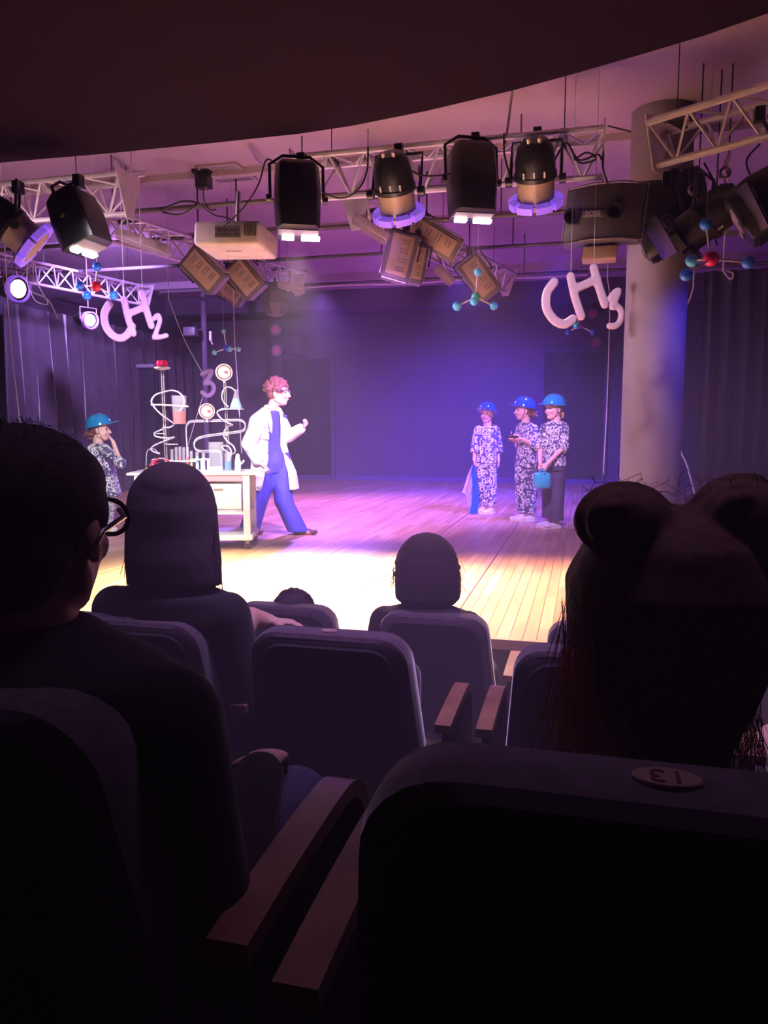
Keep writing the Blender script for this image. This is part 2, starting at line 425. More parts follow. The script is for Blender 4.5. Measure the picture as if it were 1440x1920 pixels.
# ------------------------------------------------------------------ rigging
def truss(label, a, b, w_, h_, bays, r=.024, side=None, plate=(1, 1), group=None):
    """triangular truss: two chords above, one below"""
    a = V(a); b = V(b); d = (b - a).normalized(); s = side or V((0, 0, 1)).cross(d).normalized()
    root = empty('lighting_truss', a, label, 'truss', group)
    dn = V((0, 0, -h_))
    MB().tube([a, b], r).build('chord', M_alu, root)
    MB().tube([a + s * w_, b + s * w_], r).build('chord', M_alu, root)
    MB().tube([a + s * w_ / 2 + dn, b + s * w_ / 2 + dn], r).build('chord', M_alu, root)
    L = (b - a).length / bays
    for i in range(bays):
        m = MB()
        p = a + d * L * i; q = a + d * L * (i + .5); e = a + d * L * (i + 1)
        for off in (V((0, 0, 0)), s * w_):
            m.tube([p + off, q + s * w_ / 2 + dn], .011, 6); m.tube([q + s * w_ / 2 + dn, e + off], .011, 6)
        m.tube([p, q + s * w_], .010, 6); m.tube([q + s * w_, e], .010, 6)
        m.build('brace', M_alu, root)
    for k, p in zip(plate, (a, b)):
        if k:
            m = MB(); y = V((0, 0, 1))
            m.prism([(-.05, .05), (w_ + .05, .05), (w_ / 2 + .05, -h_ - .05), (w_ / 2 - .05, -h_ - .05)], p - d * .006, s, y, d, .012)
            m.build('end_plate', M_alu, root)
    for t in (.12, .88):
        p = a + (b - a) * t + s * w_ / 2
        hg = MB(); hg.tube([p - V((0, 0, .02)), (p.x, p.y, ZC)], .004, 6); hg.bar(p - s * w_ * .55, p + s * w_ * .55, .04, .05); hg.build('hanger', M_black, root)
    return root
TZ = 3.36
YT = P(850, 270, 6.2).y
def xat(px, Y, z):     # x on the line (Y,z) seen at column px
    lo, hi = -30., 30.
    for _ in range(50):
        m_ = (lo + hi) / 2; q = V((m_, Y, z)) - EYE
        # project
        r_ = q.dot(RT); D_ = q.dot(FW)
        if D_ < .1: lo = m_; continue
        F3 = FW * math.cos(PIT) - UP * math.sin(PIT)
        if 720 + FPX * r_ / q.dot(F3) < px: lo = m_
        else: hi = m_
    return (lo + hi) / 2
truss('long aluminium truss across the stage front carrying four lamps', (xat(547, YT, TZ), YT, TZ), (xat(1134, YT, TZ), YT, TZ), .29, .30, 8)
truss('aluminium truss at the far left with a triangular end plate', (XL + .5, YT, TZ), (xat(222, YT, TZ), YT, TZ), .29, .30, 11, plate=(0, 1))
tr0 = P(1214, 262, 5.9); tr0.z = TZ + .03; tr1 = P(1560, 112, 5.0); tr1.z = TZ + .03
truss('thick aluminium truss slanting across the top right corner in front of the round pillar', tr0, tr1, .29, .27, 4, r=.028, side=V((0, 0, 1)).cross((tr1 - tr0).normalized()))
def depth_truss(label, p0, p1, z=TZ, bays=10, w_=.26):
    a = Z(*p0, z); b = Z(*p1, z)
    return truss(label, a, b, w_, .26, bays, r=.02)
depth_truss('truss running back along the left wall behind the small blue and red ball model', (-60, 462), (285, 540))
depth_truss('truss running back from the front rail behind the ceiling projector', (195, 392), (572, 512), bays=12)
depth_truss('truss running back under the middle of the ceiling behind the crowd of beige lamps', (690, 365), (965, 512), bays=12)

def xpipe(label, px, py, x0=None, x1=None, z=TZ, r=.024):
    q = Z(px, py, z)
    a = xat(x0, q.y, z) if x0 is not None else XL; b = xat(x1, q.y, z) if x1 is not None else XR
    root = empty('ceiling_pipe', (a, q.y, z), label, 'pipe')
    MB().tube([(a, q.y, z), (b, q.y, z)], r, 10).build('pipe', M_pipe, root)
    for i in range(3):
        x = a + (b - a) * (.08 + .42 * i)
        MB().tube([(x, q.y, z), (x, q.y, ZC)], .008, 6).build('pipe_hanger', M_pipe, root)
    return root
xpipe('dark pipe under the ceiling nearest the audience, behind the left black lamps', 360, 388, 150, 1060)
xpipe('second dark pipe, running level with the projector top', 850, 411)
xpipe('third pipe, running just below the projector', 850, 468)
xpipe('fourth pipe, farthest back above the rear wall, with a white cable', 850, 521)

def cable(name, pts, r, m, label, cat='cable', group=None):
    o = MB().tube(pts, r, 6).build(name, m); return tag(o, label, cat, group)
def smooth_pts(pts, n=6):
    pts = [V(p) for p in pts]; out = []
    for i in range(len(pts) - 1):
        p0 = pts[max(i - 1, 0)]; p1 = pts[i]; p2 = pts[i + 1]; p3 = pts[min(i + 2, len(pts) - 1)]
        for k in range(n):
            t = k / n
            out.append(.5 * ((2 * p1) + (-p0 + p2) * t + (2 * p0 - 5 * p1 + 4 * p2 - p3) * t * t + (-p0 + 3 * p1 - 3 * p2 + p3) * t ** 3))
    out.append(pts[-1]); return out
def pc_(D, pts, n=6): return smooth_pts([P(p[0], p[1], D if len(p) < 3 else D + p[2]) for p in pts], n)

# fixtures are modelled pointing down their own -Z, then turned
def aim_rot(loc, target):
    return (V(target) - V(loc)).to_track_quat('-Z', 'Y').to_euler()
def hang(root, loc, top, m=M_black, rod=False):
    """clamp and arm joining the yoke of a lamp to the bar above; world coordinates"""
    top = V(top)
    mi = root.matrix_basis.inverted() if False else (Matrix.Translation(root.location) @ root.rotation_euler.to_matrix().to_4x4()).inverted()
    mb = MB().box(top, (.06, .07, .09)); mb.tube([(top.x, top.y, ZC if rod else top.z), top, V(loc)], .009 if rod else .013, 8)
    mb.v = [mi @ v for v in mb.v]
    mb.build('clamp', m, root, local=True)
def par_can(loc, target, label, top, gel=True, s=1.0, group=None):
    root = empty('stage_lamp', loc, label, 'stage lamp', group, aim_rot(loc, target))
    k = s
    MB().lathe([(.02 * k, .24 * k), (.07 * k, .235 * k), (.105 * k, .19 * k), (.118 * k, .12 * k), (.12 * k, .05 * k), (.128 * k, .045 * k), (.128 * k, .02 * k)], (0, 0, 0), seg=28).build('rear_dome', M_black, root, local=True)
    MB().lathe([(.112 * k, .03 * k), (.112 * k, -.12 * k), (.12 * k, -.12 * k), (.12 * k, -.15 * k), (.105 * k, -.15 * k)], (0, 0, 0), seg=28).build('barrel', M_tan if gel else M_black, root, local=True)
    m = MB()
    for i in range(8):
        a = PI / 4 * i + .08; b = PI / 4 * (i + 1) - .08; R = []
        for t in (a, (a + b) / 2, b):
            c, q = math.cos(t), math.sin(t)
            R.append([(c * r * k, q * r * k, z * k) for r, z in ((.118, -.10), (.165, -.11), (.165, -.15), (.118, -.15))])
        m.loft(R)
    m.build('gel_ring', M_gel if gel else M_black, root, local=True)
    MB().ell((0, 0, -.11 * k), (.10 * k, .10 * k, .025 * k)).build('lens', M_glass, root, local=True)
    for x in (-.06, 0, .06): MB().box((x * k, -.116 * k, .07 * k), (.010 * k, .012 * k, .035 * k)).build('vent_slot', M_grey, root, local=True)
    for x in (-.03, .03): MB().tube([(x * k, -.05 * k, .215 * k), (x * k, -.06 * k, .26 * k)], .012 * k).build('socket_pin', M_silver, root, local=True)
    MB().tube([(-.15 * k, 0, 0), (-.15 * k, .12 * k, .08 * k), (-.15 * k, .22 * k, .15 * k), (.15 * k, .22 * k, .15 * k), (.15 * k, .12 * k, .08 * k), (.15 * k, 0, 0)], .010 * k, 6).build('yoke', M_black, root, local=True)
    for x in (-.18, .14): MB().lathe([(.03 * k, 0), (.03 * k, .04 * k)], (x * k, 0, 0), (1, 0, 0), 12).build('tilt_knob', M_black, root, local=True)
    mi = (Matrix.Translation(root.location) @ root.rotation_euler.to_matrix().to_4x4())
    hang(root, mi @ V((0, .22 * k, .15 * k)), top)
    return root
def flood(loc, target, label, top, w_=.34, h_=.52, lit=True, spin=0, group=None):
    """black tapering flood box with a lit slot at its lower lip"""
    e = aim_rot(loc, target); root = empty('flood_lamp', loc, label, 'stage lamp', group, e)
    hw = w_ / 2; hh = h_ / 2; R = []
    for z, sx, sy in ((hh, .80, .30), (hh * .8, .95, .42), (0, 1, .48), (-hh, .92, .46)):
        R.append([(hw * sx * a, w_ * sy * b, z) for a, b in ((-1, -.6), (-.8, -1), (.8, -1), (1, -.6), (1, .6), (.8, 1), (-.8, 1), (-1, .6))])
    MB().loft(R).build('housing', M_black, root, local=True, bevel=.008)
    m = MB()
    m.box((-.10 * hw / .17, -.06, -hh - .012), (w_ * .40, .05, .02)); m.box((.42 * hw, -.06, -hh - .012), (w_ * .26, .05, .02))
    m.build('lit_slot', M_glow if lit else M_grey, root, local=True)
    MB().box((0, .03, -hh - .004), (w_ * .86, .10, .008)).build('lamp_glass', M_grey, root, local=True)
    m = MB(); [m.box((x * hw, -w_ * .49, 0), (.010, .012, h_ * .8)) for x in (-.5, 0, .5)]; m.build('cooling_rib', M_black, root, local=True)
    MB().tube([(-hw - .03, 0, 0), (-hw - .03, 0, hh), (-hw * .6, .02, hh + .06), (hw * .6, .02, hh + .06), (hw + .03, 0, hh), (hw + .03, 0, 0)], .012, 6).build('yoke', M_black, root, local=True)
    for x in (-hw - .06, hw + .025): MB().lathe([(.028, 0), (.028, .035)], (x, 0, 0), (1, 0, 0), 12).build('tilt_knob', M_black, root, local=True)
    mi = (Matrix.Translation(root.location) @ root.rotation_euler.to_matrix().to_4x4())
    hang(root, mi @ V((0, .02, hh + .06)), top)
    return root
def led_box(loc, target, label, top, size=(.30, .16, .42), group=None, up='Y'):
    e = (V(target) - V(loc)).to_track_quat('-Z', up).to_euler(); root = empty('panel_lamp', loc, label, 'stage lamp', group, e)
    x, y, z = size
    MB().box((0, 0, 0), (x, y, z)).build('housing', M_pipe, root, local=True, bevel=.015)
    MB().box((0, -y / 2 - .008, 0), (x * .72, .02, z * .86)).build('vent_cover', M_tan, root, local=True, bevel=.006)
    m = MB()
    for c in (-.030, 0, .030):
        for r in range(11):
            if r % 3 != 2: m.box(((c + .03) * x / .30, -y / 2 - .020, (-.34 + .068 * r) * z * .95), (x * .07, .008, z * .020))
    m.build('vent_slots', M_projd, root, local=True)
    for sx in (-1, 1): MB().box((sx * (x / 2 + .004), 0, 0), (.012, y * .8, z * .9)).build('side_fin', M_silver, root, local=True)
    MB().box((0, 0, -z / 2 - .008), (x * .85, y * .8, .012)).build('lamp_face', M_grey, root, local=True)
    MB().tube([(-x / 2 - .04, 0, 0), (-x / 2 - .04, 0, z * .55), (x / 2 + .04, 0, z * .55), (x / 2 + .04, 0, 0)], .009, 6).build('yoke', M_black, root, local=True)
    mi = (Matrix.Translation(root.location) @ root.rotation_euler.to_matrix().to_4x4())
    hang(root, mi @ V((0, 0, z * .55)), top, rod=True)
    return root
def fin_bar(a, b, label, wid=.13, th=.07, top=None, nfin=6, group=None):
    a = V(a); b = V(b); root = empty('ribbed_batten', (a + b) / 2, label, 'stage lamp', group)
    z = b - a; x, y, zz = frame(z, (0, 0, 1))
    c = (a + b) / 2
    MB().box(c, (th, wid, z.length), (x, y, zz)).build('housing', M_lav, root, bevel=.006)
    m = MB()
    for i in range(nfin): m.box(c + y * wid * ((i + .5) / nfin - .5) - x * (th / 2 + .012), (.024, .007, z.length * .96), (x, y, zz))
    m.build('fins', M_lav, root, smooth=False)
    if top is not None: top = V(top); MB().tube([c + x * th / 2, top, (top.x, top.y, ZC)], .008).build('bracket', M_lav, root)
    return root
DN = V((0, 0, -1))
# four lamps on the front truss
lp = P(557, 374, 6.0); flood(lp, lp + DN - FW * .16 + RT * .03, 'black flood lamp with glowing slot at the left end of the long front truss', P(566, 300, 6.1))
lp = P(742, 362, 6.0); par_can(lp, lp + V((0, .75, -1)), 'round black and beige can lamp with violet ring between the two black boxes', P(748, 283, 6.1), s=1.22)
lp = P(884, 340, 6.0); flood(lp, lp + DN - FW * .10 + RT * .02, 'black flood box under the long front truss between the two round can lamps', P(892, 262, 6.1))
lp = P(1004, 338, 5.9); par_can(lp, lp + V((0, .75, -1)), 'round can lamp with violet ring nearest the loudspeaker', P(1008, 252, 6.1), s=1.22)
# far left pair
lp = P(30, 432, 6.0); par_can(lp, lp + RT * .62 + FW * .25 + DN * .55, 'round can lamp with violet ring tilted to the right at the far left edge', P(34, 352, 6.1), s=1.2)
lp = P(147, 414, 6.0); flood(lp, lp + RT * .36 + DN - FW * .1, 'black flood box tilted to the right with glowing slot, on the far left truss', P(147, 340, 6.1), w_=.32, h_=.42)
# right cluster, dark and backlit
lp = P(1316, 418, 5.9); par_can(lp, lp - RT * .6 + FW * .5 + DN * .5, 'large dark round lamp behind the floating pink and blue ball model', P(1300, 330, 5.9), gel=False, s=1.3)
lp = P(1240, 446, 6.45); flood(lp, lp - RT * .8 + DN * .5 + FW * .4, 'dark flood lamp with open shutter hung between the loudspeaker and the dark round lamp', P(1265, 330, 6.0), lit=False, w_=.28, h_=.30)
lp = P(1432, 385, 5.4); flood(lp, lp - RT * .8 + DN * .6 + FW * .4, 'dark flood lamp cut by the right edge of the picture', P(1424, 215, 5.35), lit=False, w_=.40, h_=.36)
lp = P(1290, 372, 6.6); flood(lp, lp + DN + RT * .1, 'narrow dark lamp hanging behind the end of the thick right truss', P(1250, 335, 6.1), lit=False, w_=.26, h_=.34)
# barn door shutters of the two right lamps are seen edge on
for pts, D in ((((1218, 412), (1257, 480)), 6.0), (((1381, 353), (1422, 436)), 5.3)):
    a, b = P(*pts[0], D), P(*pts[1], D)
    r0 = empty('barn_door', (a + b) / 2, 'long thin metal shutter flap ' + ('beside the loudspeaker' if D == 6.0 else 'near the right edge of the picture'), 'lamp shutter')
    x, y, z = frame(b - a, FW)
    MB().box((a + b) / 2, (.30, .012, (b - a).length), (x, y, z)).build('flap', M_black, r0, bevel=.003)
    MB().box(a + (b - a) * .27 + y * .014 - x * .10, (.08, .012, (b - a).length * .26), (x, y, z)).build('clip', M_lav, r0)
    MB().box(a + (b - a) * .68 + y * .014 - x * .10, (.08, .012, (b - a).length * .30), (x, y, z)).build('clip', M_lav, r0)
# beige vented lamps on the depth trusses
def pan(px, py, D, dirv, label, topx, topy, size, up='Y'):
    l = P(px, py, D); led_box(l, l + dirv, label, P(topx, topy, D), size, up=up)
lp = P(383, 506, 8.4)
def pan2(c, D, ang, size, label, top):
    """vented lamp whose long axis leans by ang (degrees from straight down, towards the right of the viewer)"""
    l = P(c[0], c[1], D); a = math.radians(ang)
    long_ = RT * math.sin(a) - UP * math.cos(a)          # aim direction
    root = led_box(l, l + long_ + FW * .01, label, P(top[0], top[1], D + .1), size)
    # turn the vent cover to face the viewer and slightly down
    z = -long_; yv = (FW * .9 + UP * .35); yv = (yv - z * yv.dot(z)).normalized(); xv = yv.cross(z)
    m = Matrix((xv, yv, z)).transposed()
    old = (Matrix.Translation(root.location) @ root.rotation_euler.to_matrix().to_4x4())
    root.rotation_euler = m.to_euler()
    new = (Matrix.Translation(root.location) @ root.rotation_euler.to_matrix().to_4x4())
    for ch in root.children:
        if ch.name.startswith('clamp'):
            ch.data.transform(new.inverted() @ old)
    return root
pan2((384, 506), 8.4, 44, (.30, .16, .44), 'beige vented lamp just below the left corner of the projector', (372, 450))
pan2((462, 521), 8.8, 40, (.30, .18, .40), 'beige vented lamp directly below the projector', (445, 470))
pan2((433, 546), 9.6, 52, (.20, .16, .36), 'small grey lamp tucked under the two beige lamps below the projector', (428, 500))
pan2((748, 482), 7.9, -14, (.30, .17, .46), 'beige vented lamp on the middle truss, leaning left', (762, 425))
pan2((781, 497), 8.4, -10, (.18, .20, .38), 'narrow ribbed lamp right behind the leaning beige lamp on the middle truss', (785, 440))
pan2((899, 520), 9.2, 36, (.28, .18, .50), 'beige vented lamp behind the green centred ball model', (880, 470))
pan2((812, 443), 8.6, 60, (.26, .20, .62), 'dark boxy lamp lying along the middle truss', (800, 410))
fin_bar(P(664, 408, 7.6), P(728, 448, 7.6), 'lilac ribbed lamp bar beside the middle truss, left of the beige lamp', .16, .07, P(690, 392, 7.5))
fin_bar(P(820, 500, 9.2), P(850, 530, 9.2), 'small ribbed lamp bar hanging under the middle truss', .16, .07, P(830, 490, 9.0), 5)
fin_bar(P(222, 436, 7.6), P(318, 470, 7.6), 'long pinkish ribbed batten left of the projector', .15, .08, P(250, 420, 7.6))
fin_bar(P(522, 531, 10.3), P(572, 543, 10.3), 'ribbed lamp bar at the far end of the truss behind the projector', .18, .06, P(540, 515, 10.3), 5)
# moving head, seen hanging below the truss end
hd = P(516, 562, 10.6)
r0 = empty('moving_head_lamp', hd, 'dark faceted stage lamp hanging at the far end of the left-hand truss', 'stage lamp')
MB().lathe([(.10, .20), (.17, .10), (.19, -.06), (.12, -.20), (.07, -.22)], hd, seg=8).build('head', M_pipe, r0, smooth=False)
MB().tube([hd + RT * -.22, hd + RT * -.2 + UP * .22, hd + RT * .2 + UP * .22, hd + RT * .22], .02, 6).build('yoke', M_pipe, r0)
MB().tube([hd + UP * .22, P(516, 520, 10.6)], .018).build('stem', M_pipe, r0)

# two lit lamps on the left facing the house
def facing_lamp(px, py, D, r, glow, label, el):
    c = P(px, py, D); to = (EYE - c).normalized(); to = (to * .62 + V((RT.x, RT.y, 0)) * el * 1.4 + DN * .1).normalized()
    root = empty('lit_lamp', c, label, 'stage lamp')
    MB().lathe([(r * .4, .30), (r * .9, .18), (r * 1.05, 0), (r * 1.1, -.04), (r * 1.0, -.04)], c, -to, 24).build('housing', M_blackm, root)
    MB().ell(c + to * .03, (r * .92, r * .92, .02), frame(to)).build('lens', glow, root)
    m = MB(); x, y, z = frame(to, UP)
    m.tube([c + y * r * 1.25, c + y * r * 1.25 + UP * r * 1.6, c - y * r * 1.25 + UP * r * 1.6, c - y * r * 1.25], .012, 6)
    m.tube([c + UP * r * 1.6, (c.x, c.y, ZC)], .010, 6)
    m.build('yoke', M_pipe, root)
    ring = MB().lathe([(r * 1.15, -.02), (r * 1.15, .05), (r * 1.0, .05), (r * 1.0, -.02)], c + to * .02, to, 24, cap=False).build('rim', M_gel, root)
    return root
facing_lamp(30, 541, 9.0, .13, M_glowp, 'lit lamp with a purple rim at the far left edge', .55)
facing_lamp(166, 600, 11.0, .105, M_glow, 'small lit lamp glowing white left of the large violet letters', .45)

# projector
pj = P(444, 452, 6.6)
r0 = empty('ceiling_projector', pj, 'white ceiling projector showing its rear socket panel', 'projector', rot=(math.radians(-4), math.radians(2), YAW * .2))
MB().box((0, 0, 0), (.56, .46, .19)).build('body', M_proj, r0, local=True, bevel=.03, bseg=3)
MB().box((.02, -.232, .0), (.22, .012, .09)).build('socket_panel', M_silver, r0, local=True)
m = MB()
for i in range(7):
    for j in range(2): m.box((-.06 + .027 * i, -.242, -.018 + .036 * j), (.017, .01, .02))
m.build('socket', M_projd, r0, local=True)
m = MB()
for i in range(9): m.box((.16 + .012 * i, -.232, .02), (.005, .01, .10))
m.build('vent_slots', M_projd, r0, local=True)
MB().box((0, -.05, -.097), (.14, .006, .004)).build('cover_slot', M_projd, r0, local=True)
MB().tube([(0, 0, .09), (0, 0, .40)], .022).build('mount_pole', M_lav, r0, local=True)
MB().box((0, 0, .11), (.20, .20, .02)).build('mount_plate', M_grey, r0, local=True)
MB().lathe([(.05, 0), (.045, .03)], (.14, .23, -.01), (0, 1, 0)).build('lens', M_projd, r0, local=True)
cable('signal_cable', pc_(6.3, [(412, 440), (425, 422), (460, 385), (485, 345), (498, 302), (512, 303), (528, 318)]), .007, M_cableb, 'black cable looping from the projector up to the long front truss')
cable('signal_cable', pc_(6.9, [(382, 340), (382, 372), (392, 392), (406, 393)]), .006, M_cableb, 'short black cable below the little black ceiling box')
cable('signal_cable', pc_(6.9, [(372, 380), (400, 402), (430, 410), (452, 425)]), .006, M_cableb, 'thin black cable drooping from the pipe to the top of the projector')
# little black camera box on the ceiling, ceiling hatch, smoke detector
q = Z(380, 322, ZC - .02)
r0 = empty('ceiling_camera', (q.x, q.y, ZC), 'small black camera box under the ceiling left of the grey hatch', 'camera')
MB().box((q.x, q.y, ZC - .02), (.20, .14, .04)).build('base', M_black, r0, bevel=.006)
MB().box((q.x + .01, q.y, ZC - .12), (.15, .13, .15)).build('housing', M_black, r0, bevel=.01)
MB().lathe([(.03, 0), (.03, .04)], (q.x + .02, q.y, ZC - .23), seg=12).build('lens', M_silver, r0)
q = Z(425, 322, ZC); r0 = empty('ceiling_hatch', (q.x, q.y, ZC), 'square grey hatch flush in the ceiling', 'hatch')
MB().box((q.x, q.y, ZC - .008), (.42, .5, .016)).build('panel', mat('hatch_grey', (.20, .17, .24), .6), r0, bevel=.004)
m = MB()
for sx in (-1, 1): m.box((q.x + sx * .225, q.y, ZC - .012), (.03, .56, .024))
for sy in (-1, 1): m.box((q.x, q.y + sy * .265, ZC - .012), (.42, .03, .024))
m.build('rim', M_ceil, r0)
# torn strips of foil tape dangling from the ceiling
for pts, t in ((((217, 298), (232, 312), (250, 322), (272, 325)), 'left, above the end plate'), (((468, 272), (480, 290), (500, 302), (508, 308)), 'near the left end of the long front truss')):
    pp = [Z(a, b, ZC - .03) + V((0, 0, (-.02 if i in (0, 3) else -.05))) for i, (a, b) in enumerate(pts)]
    cable('ceiling_tape', smooth_pts(pp), .014, M_lav, 'pale torn tape strip under the ceiling, ' + t, 'tape')
# suspension wire through the bulkhead
cable('suspension_wire', [P(961, 168, 5.6), P(955, 215, 5.75), P(948, 268, 6.2)], .008, M_cableb, 'black cable dropping from the bulkhead to the long front truss')

# loudspeaker on the pillar
sc_ = P(1133, 405, 6.15)
spx = (RT * .96 + FW * -.28).normalized(); spz = V((.0, 0, 1)); spz = (spz + spx * .10).normalized(); spy = spz.cross(spx).normalized()
AX = (spx, spy, spz)
r0 = empty('loudspeaker', sc_, 'wide black loudspeaker with two round ports fixed to the round pillar', 'loudspeaker')
def sp(x, y, z): return sc_ + spx * x + spy * y + spz * z
MB().loft([[sp(x, y, s_ * .20) for x, y in ((-.29, -.06), (-.10, -.15), (.12, -.15), (.29, -.06), (.29, .16), (-.29, .16))] for s_ in (-1, 1)]).build('cabinet', M_spk, r0, bevel=.018)
for x, y in ((-.235, -.10), (.075, -.165)):
    o = MB().lathe([(.052, .0), (.062, .03), (.060, .06), (.040, .055), (.038, -.03)], sp(x, y + .02, -.015), -spy, 24, cap=False).build('port', M_black, r0)
    MB().lathe([(.04, 0), (.04, .005)], sp(x, y + .01, -.015), -spy, 20).build('port_cone', M_blackm, o)
pl = MB().box(sp(-.08, -.158, -.018), (.16, .012, .045), AX).build('name_plate', M_projd, r0, bevel=.004)
text_mesh('lettering', 'BOSE', .048, .004, M_cablew, pl, sp(-.08, -.167, -.018) - sc_, (spx, spz, -spy))
m = MB(); m.tube([sp(-.29, -.05, .205), sp(-.10, -.155, .205), sp(.12, -.155, .205), sp(.30, -.05, .205), sp(.30, -.05, -.205), sp(.12, -.155, -.205), sp(-.10, -.155, -.205), sp(-.29, -.05, -.205), sp(-.29, -.05, .205)], .007, 6)
m.build('edge_trim', M_gel if False else M_pipe, r0)
m = MB(); m.bar(sp(.10, .12, .0), pc + V((0, 0, sc_.z)) , .08, .08); m.box(sp(0, .1, -.27), (.26, .2, .10), AX); m.build('wall_bracket', M_tan, r0, bevel=.01)
# second cabinet behind, nearer the pillar
s2 = P(1228, 398, 6.55)
r0 = empty('side_loudspeaker', s2, 'dark cabinet just right of the loudspeaker, in front of the pillar', 'loudspeaker')
MB().box(s2, (.30, .20, .46)).build('cabinet', M_black, r0, bevel=.015)
MB().box(s2 - V((0, .105, .0)), (.24, .01, .38)).build('grille', M_blackm, r0)

# ------------------------------------------------------------------ hanging letters and numbers
def stroke_sign(name, D, strokes, r, m, label, cat, hang_pts, group=None, thick=.35):
    c = P(*strokes[0][0], D); root = empty(name, c, label, cat, group)
    for i, (k, st, rr) in enumerate([(s[0], s[1], s[2]) for s in hang_pts['letters']]):
        mb = MB()
        for line in st:
            pts = [P(a, b, D) for a, b in line]; pts = smooth_pts(pts, 5) if len(pts) > 2 else pts
            R = rr * 1.08 * D / FPX
            for q in range(len(pts) - 1):
                a, b = pts[q], pts[q + 1]
                if (b - a).length < 1e-5: continue
                mb.cap(a, R, b, R, 16)
        # flatten to a board
        mb.v = [v - FW * ((v - c).dot(FW) - max(-.018, min(.018, (v - c).dot(FW)))) for v in mb.v]
        mb.blob(k, m, root, voxel=.009, smooth=1)
    for a, b in hang_pts['wires']:
        p_ = P(*a, D); MB().tube([p_, (p_.x, p_.y, ZC)], .0015, 5).build('hanging_wire', M_cablew, root)
    return root
ch2 = {'letters': [('letter_c', [[(205, 570), (196, 588), (199, 612), (212, 629), (227, 634), (240, 626), (248, 612)]], 6.6),
                   ('letter_h', [[(233, 561), (239, 592), (250, 625)], [(242, 588), (270, 576)], [(267, 549), (275, 582), (284, 611)]], 6.0),
                   ('number_two', [[(288, 598), (296, 591), (300, 600), (295, 617), (289, 632)], [(289, 633), (300, 632), (312, 629)]], 4.2)],
       'wires': [((233, 561), (228, 500)), ((267, 549), (263, 490))]}
stroke_sign('chemistry_sign', 7.0, [[(240, 600)]], 6, M_sign, 'hanging lilac letters C H with a small 2, on the left', 'sign', ch2)
ch3 = {'letters': [('letter_c', [[(1039, 529), (1026, 549), (1025, 577), (1039, 600), (1058, 608), (1074, 598)]], 7.8),
                   ('letter_h', [[(1070, 518), (1077, 553), (1090, 593)], [(1080, 541), (1120, 523)], [(1113, 502), (1123, 537), (1134, 571)]], 7.2),
                   ('number_three', [[(1143, 561), (1153, 548), (1160, 546), (1156, 558), (1148, 575), (1158, 575), (1165, 585), (1163, 602), (1154, 611), (1143, 611)]], 5.6)],
       'wires': [((1070, 518), (1078, 460)), ((1113, 502), (1112, 420))]}
stroke_sign('chemistry_sign', 5.4, [[(1090, 560)]], 6, M_signp, 'hanging pink letters C H with a small 3, left of the pillar', 'sign', ch3)
th = {'letters': [('number_three', [[(379, 702), (387, 697), (397, 696), (392, 708), (384, 719), (395, 718), (401, 727), (397, 738), (388, 742), (379, 736)]], 3.9)],
      'wires': []}
NS = stroke_sign('number_sign', 9.2, [[(390, 715)]], 4, M_signv, 'loose dull violet number 3 on a wire above the lab bench', 'sign', th)

pp = pc_(9.25, [(316, 560), (345, 635), (380, 700)]); MB().tube([V((pp[0].x, pp[0].y, ZC))] + pp, .005, 6).build('hanging_wire', M_cablew, NS)
MB().tube(pc_(9.25, [(382, 738), (366, 790), (352, 836)]), .004, 6).build('hanging_wire', M_cablew, NS)
# ball and stick models
def molecule(D, cpt, cr, cm, atoms, label, wire=True):
    c = P(*cpt[:2], D + (cpt[2] if len(cpt) > 2 else 0)); root = empty('molecule_model', c, label, 'molecule model')
    lab(MB().ell(c, cr * D / FPX, seg=20, rings=14).build('centre_ball', cm, root), cm.name.replace('_', ' '))
    for a in atoms:
        p = P(a[0], a[1], D + (a[4] if len(a) > 4 else 0))
        MB().ell(p, a[2] * D / FPX, seg=20, rings=14).build('atom_ball', a[3], root)
        MB().tube([c, p], .0065, 8).build('bond_stick', M_cablew, root)
    if wire:
        t = P(atoms[0][0], atoms[0][1], D); MB().tube([t, (t.x, t.y, ZC)], .0015, 5).build('hanging_wire', M_cablew, root)
    return root
molecule(6.8, (180, 537), 9.5, M_rball, [(182, 500, 8, M_bball), (150, 535, 8, M_bball, .1), (163, 554, 8, M_bball, -.12), (213, 554, 8, M_bball)], 'small ball model with red centre and four blue balls, upper left')
molecule(4.6, (1333, 485), 14, mat('pink_ball', (.85, .02, .20), .3, 0, .03), [(1324, 420, 11.5, M_bball), (1297, 489, 11.5, M_cball, .12), (1287, 515, 11.5, M_bball, -.1), (1403, 492, 11.5, M_bball)], 'large ball model with pink centre and blue balls beside the pillar')
molecule(7.0, (892, 557), 8.6, M_gball, [(896, 510, 7.4, M_cball), (889, 565, 7.5, M_cball, -.14), (857, 574, 8.6, M_cball), (926, 574, 7.4, M_cball)], 'ball model with green centre and cyan balls above the middle of the stage')
molecule(8.6, (1086, 611), 5.5, mat('violet_ball', (.45, .02, .30), .3), [(1083, 585, 5, M_nball), (1081, 611, 6, M_cball, -.12), (1065, 623, 5.6, M_nball), (1112, 623, 5.6, M_nball)], 'small dark blue ball model under the pink letters')
molecule(8.6, (425, 653), 6.5, M_nball, [(419, 621, 4.6, M_tball), (402, 661, 4.8, M_tball), (431, 655, 4.8, M_tball, -.1), (447, 655, 4.6, M_tball)], 'small ball model with dark blue centre and teal balls over the lab bench')

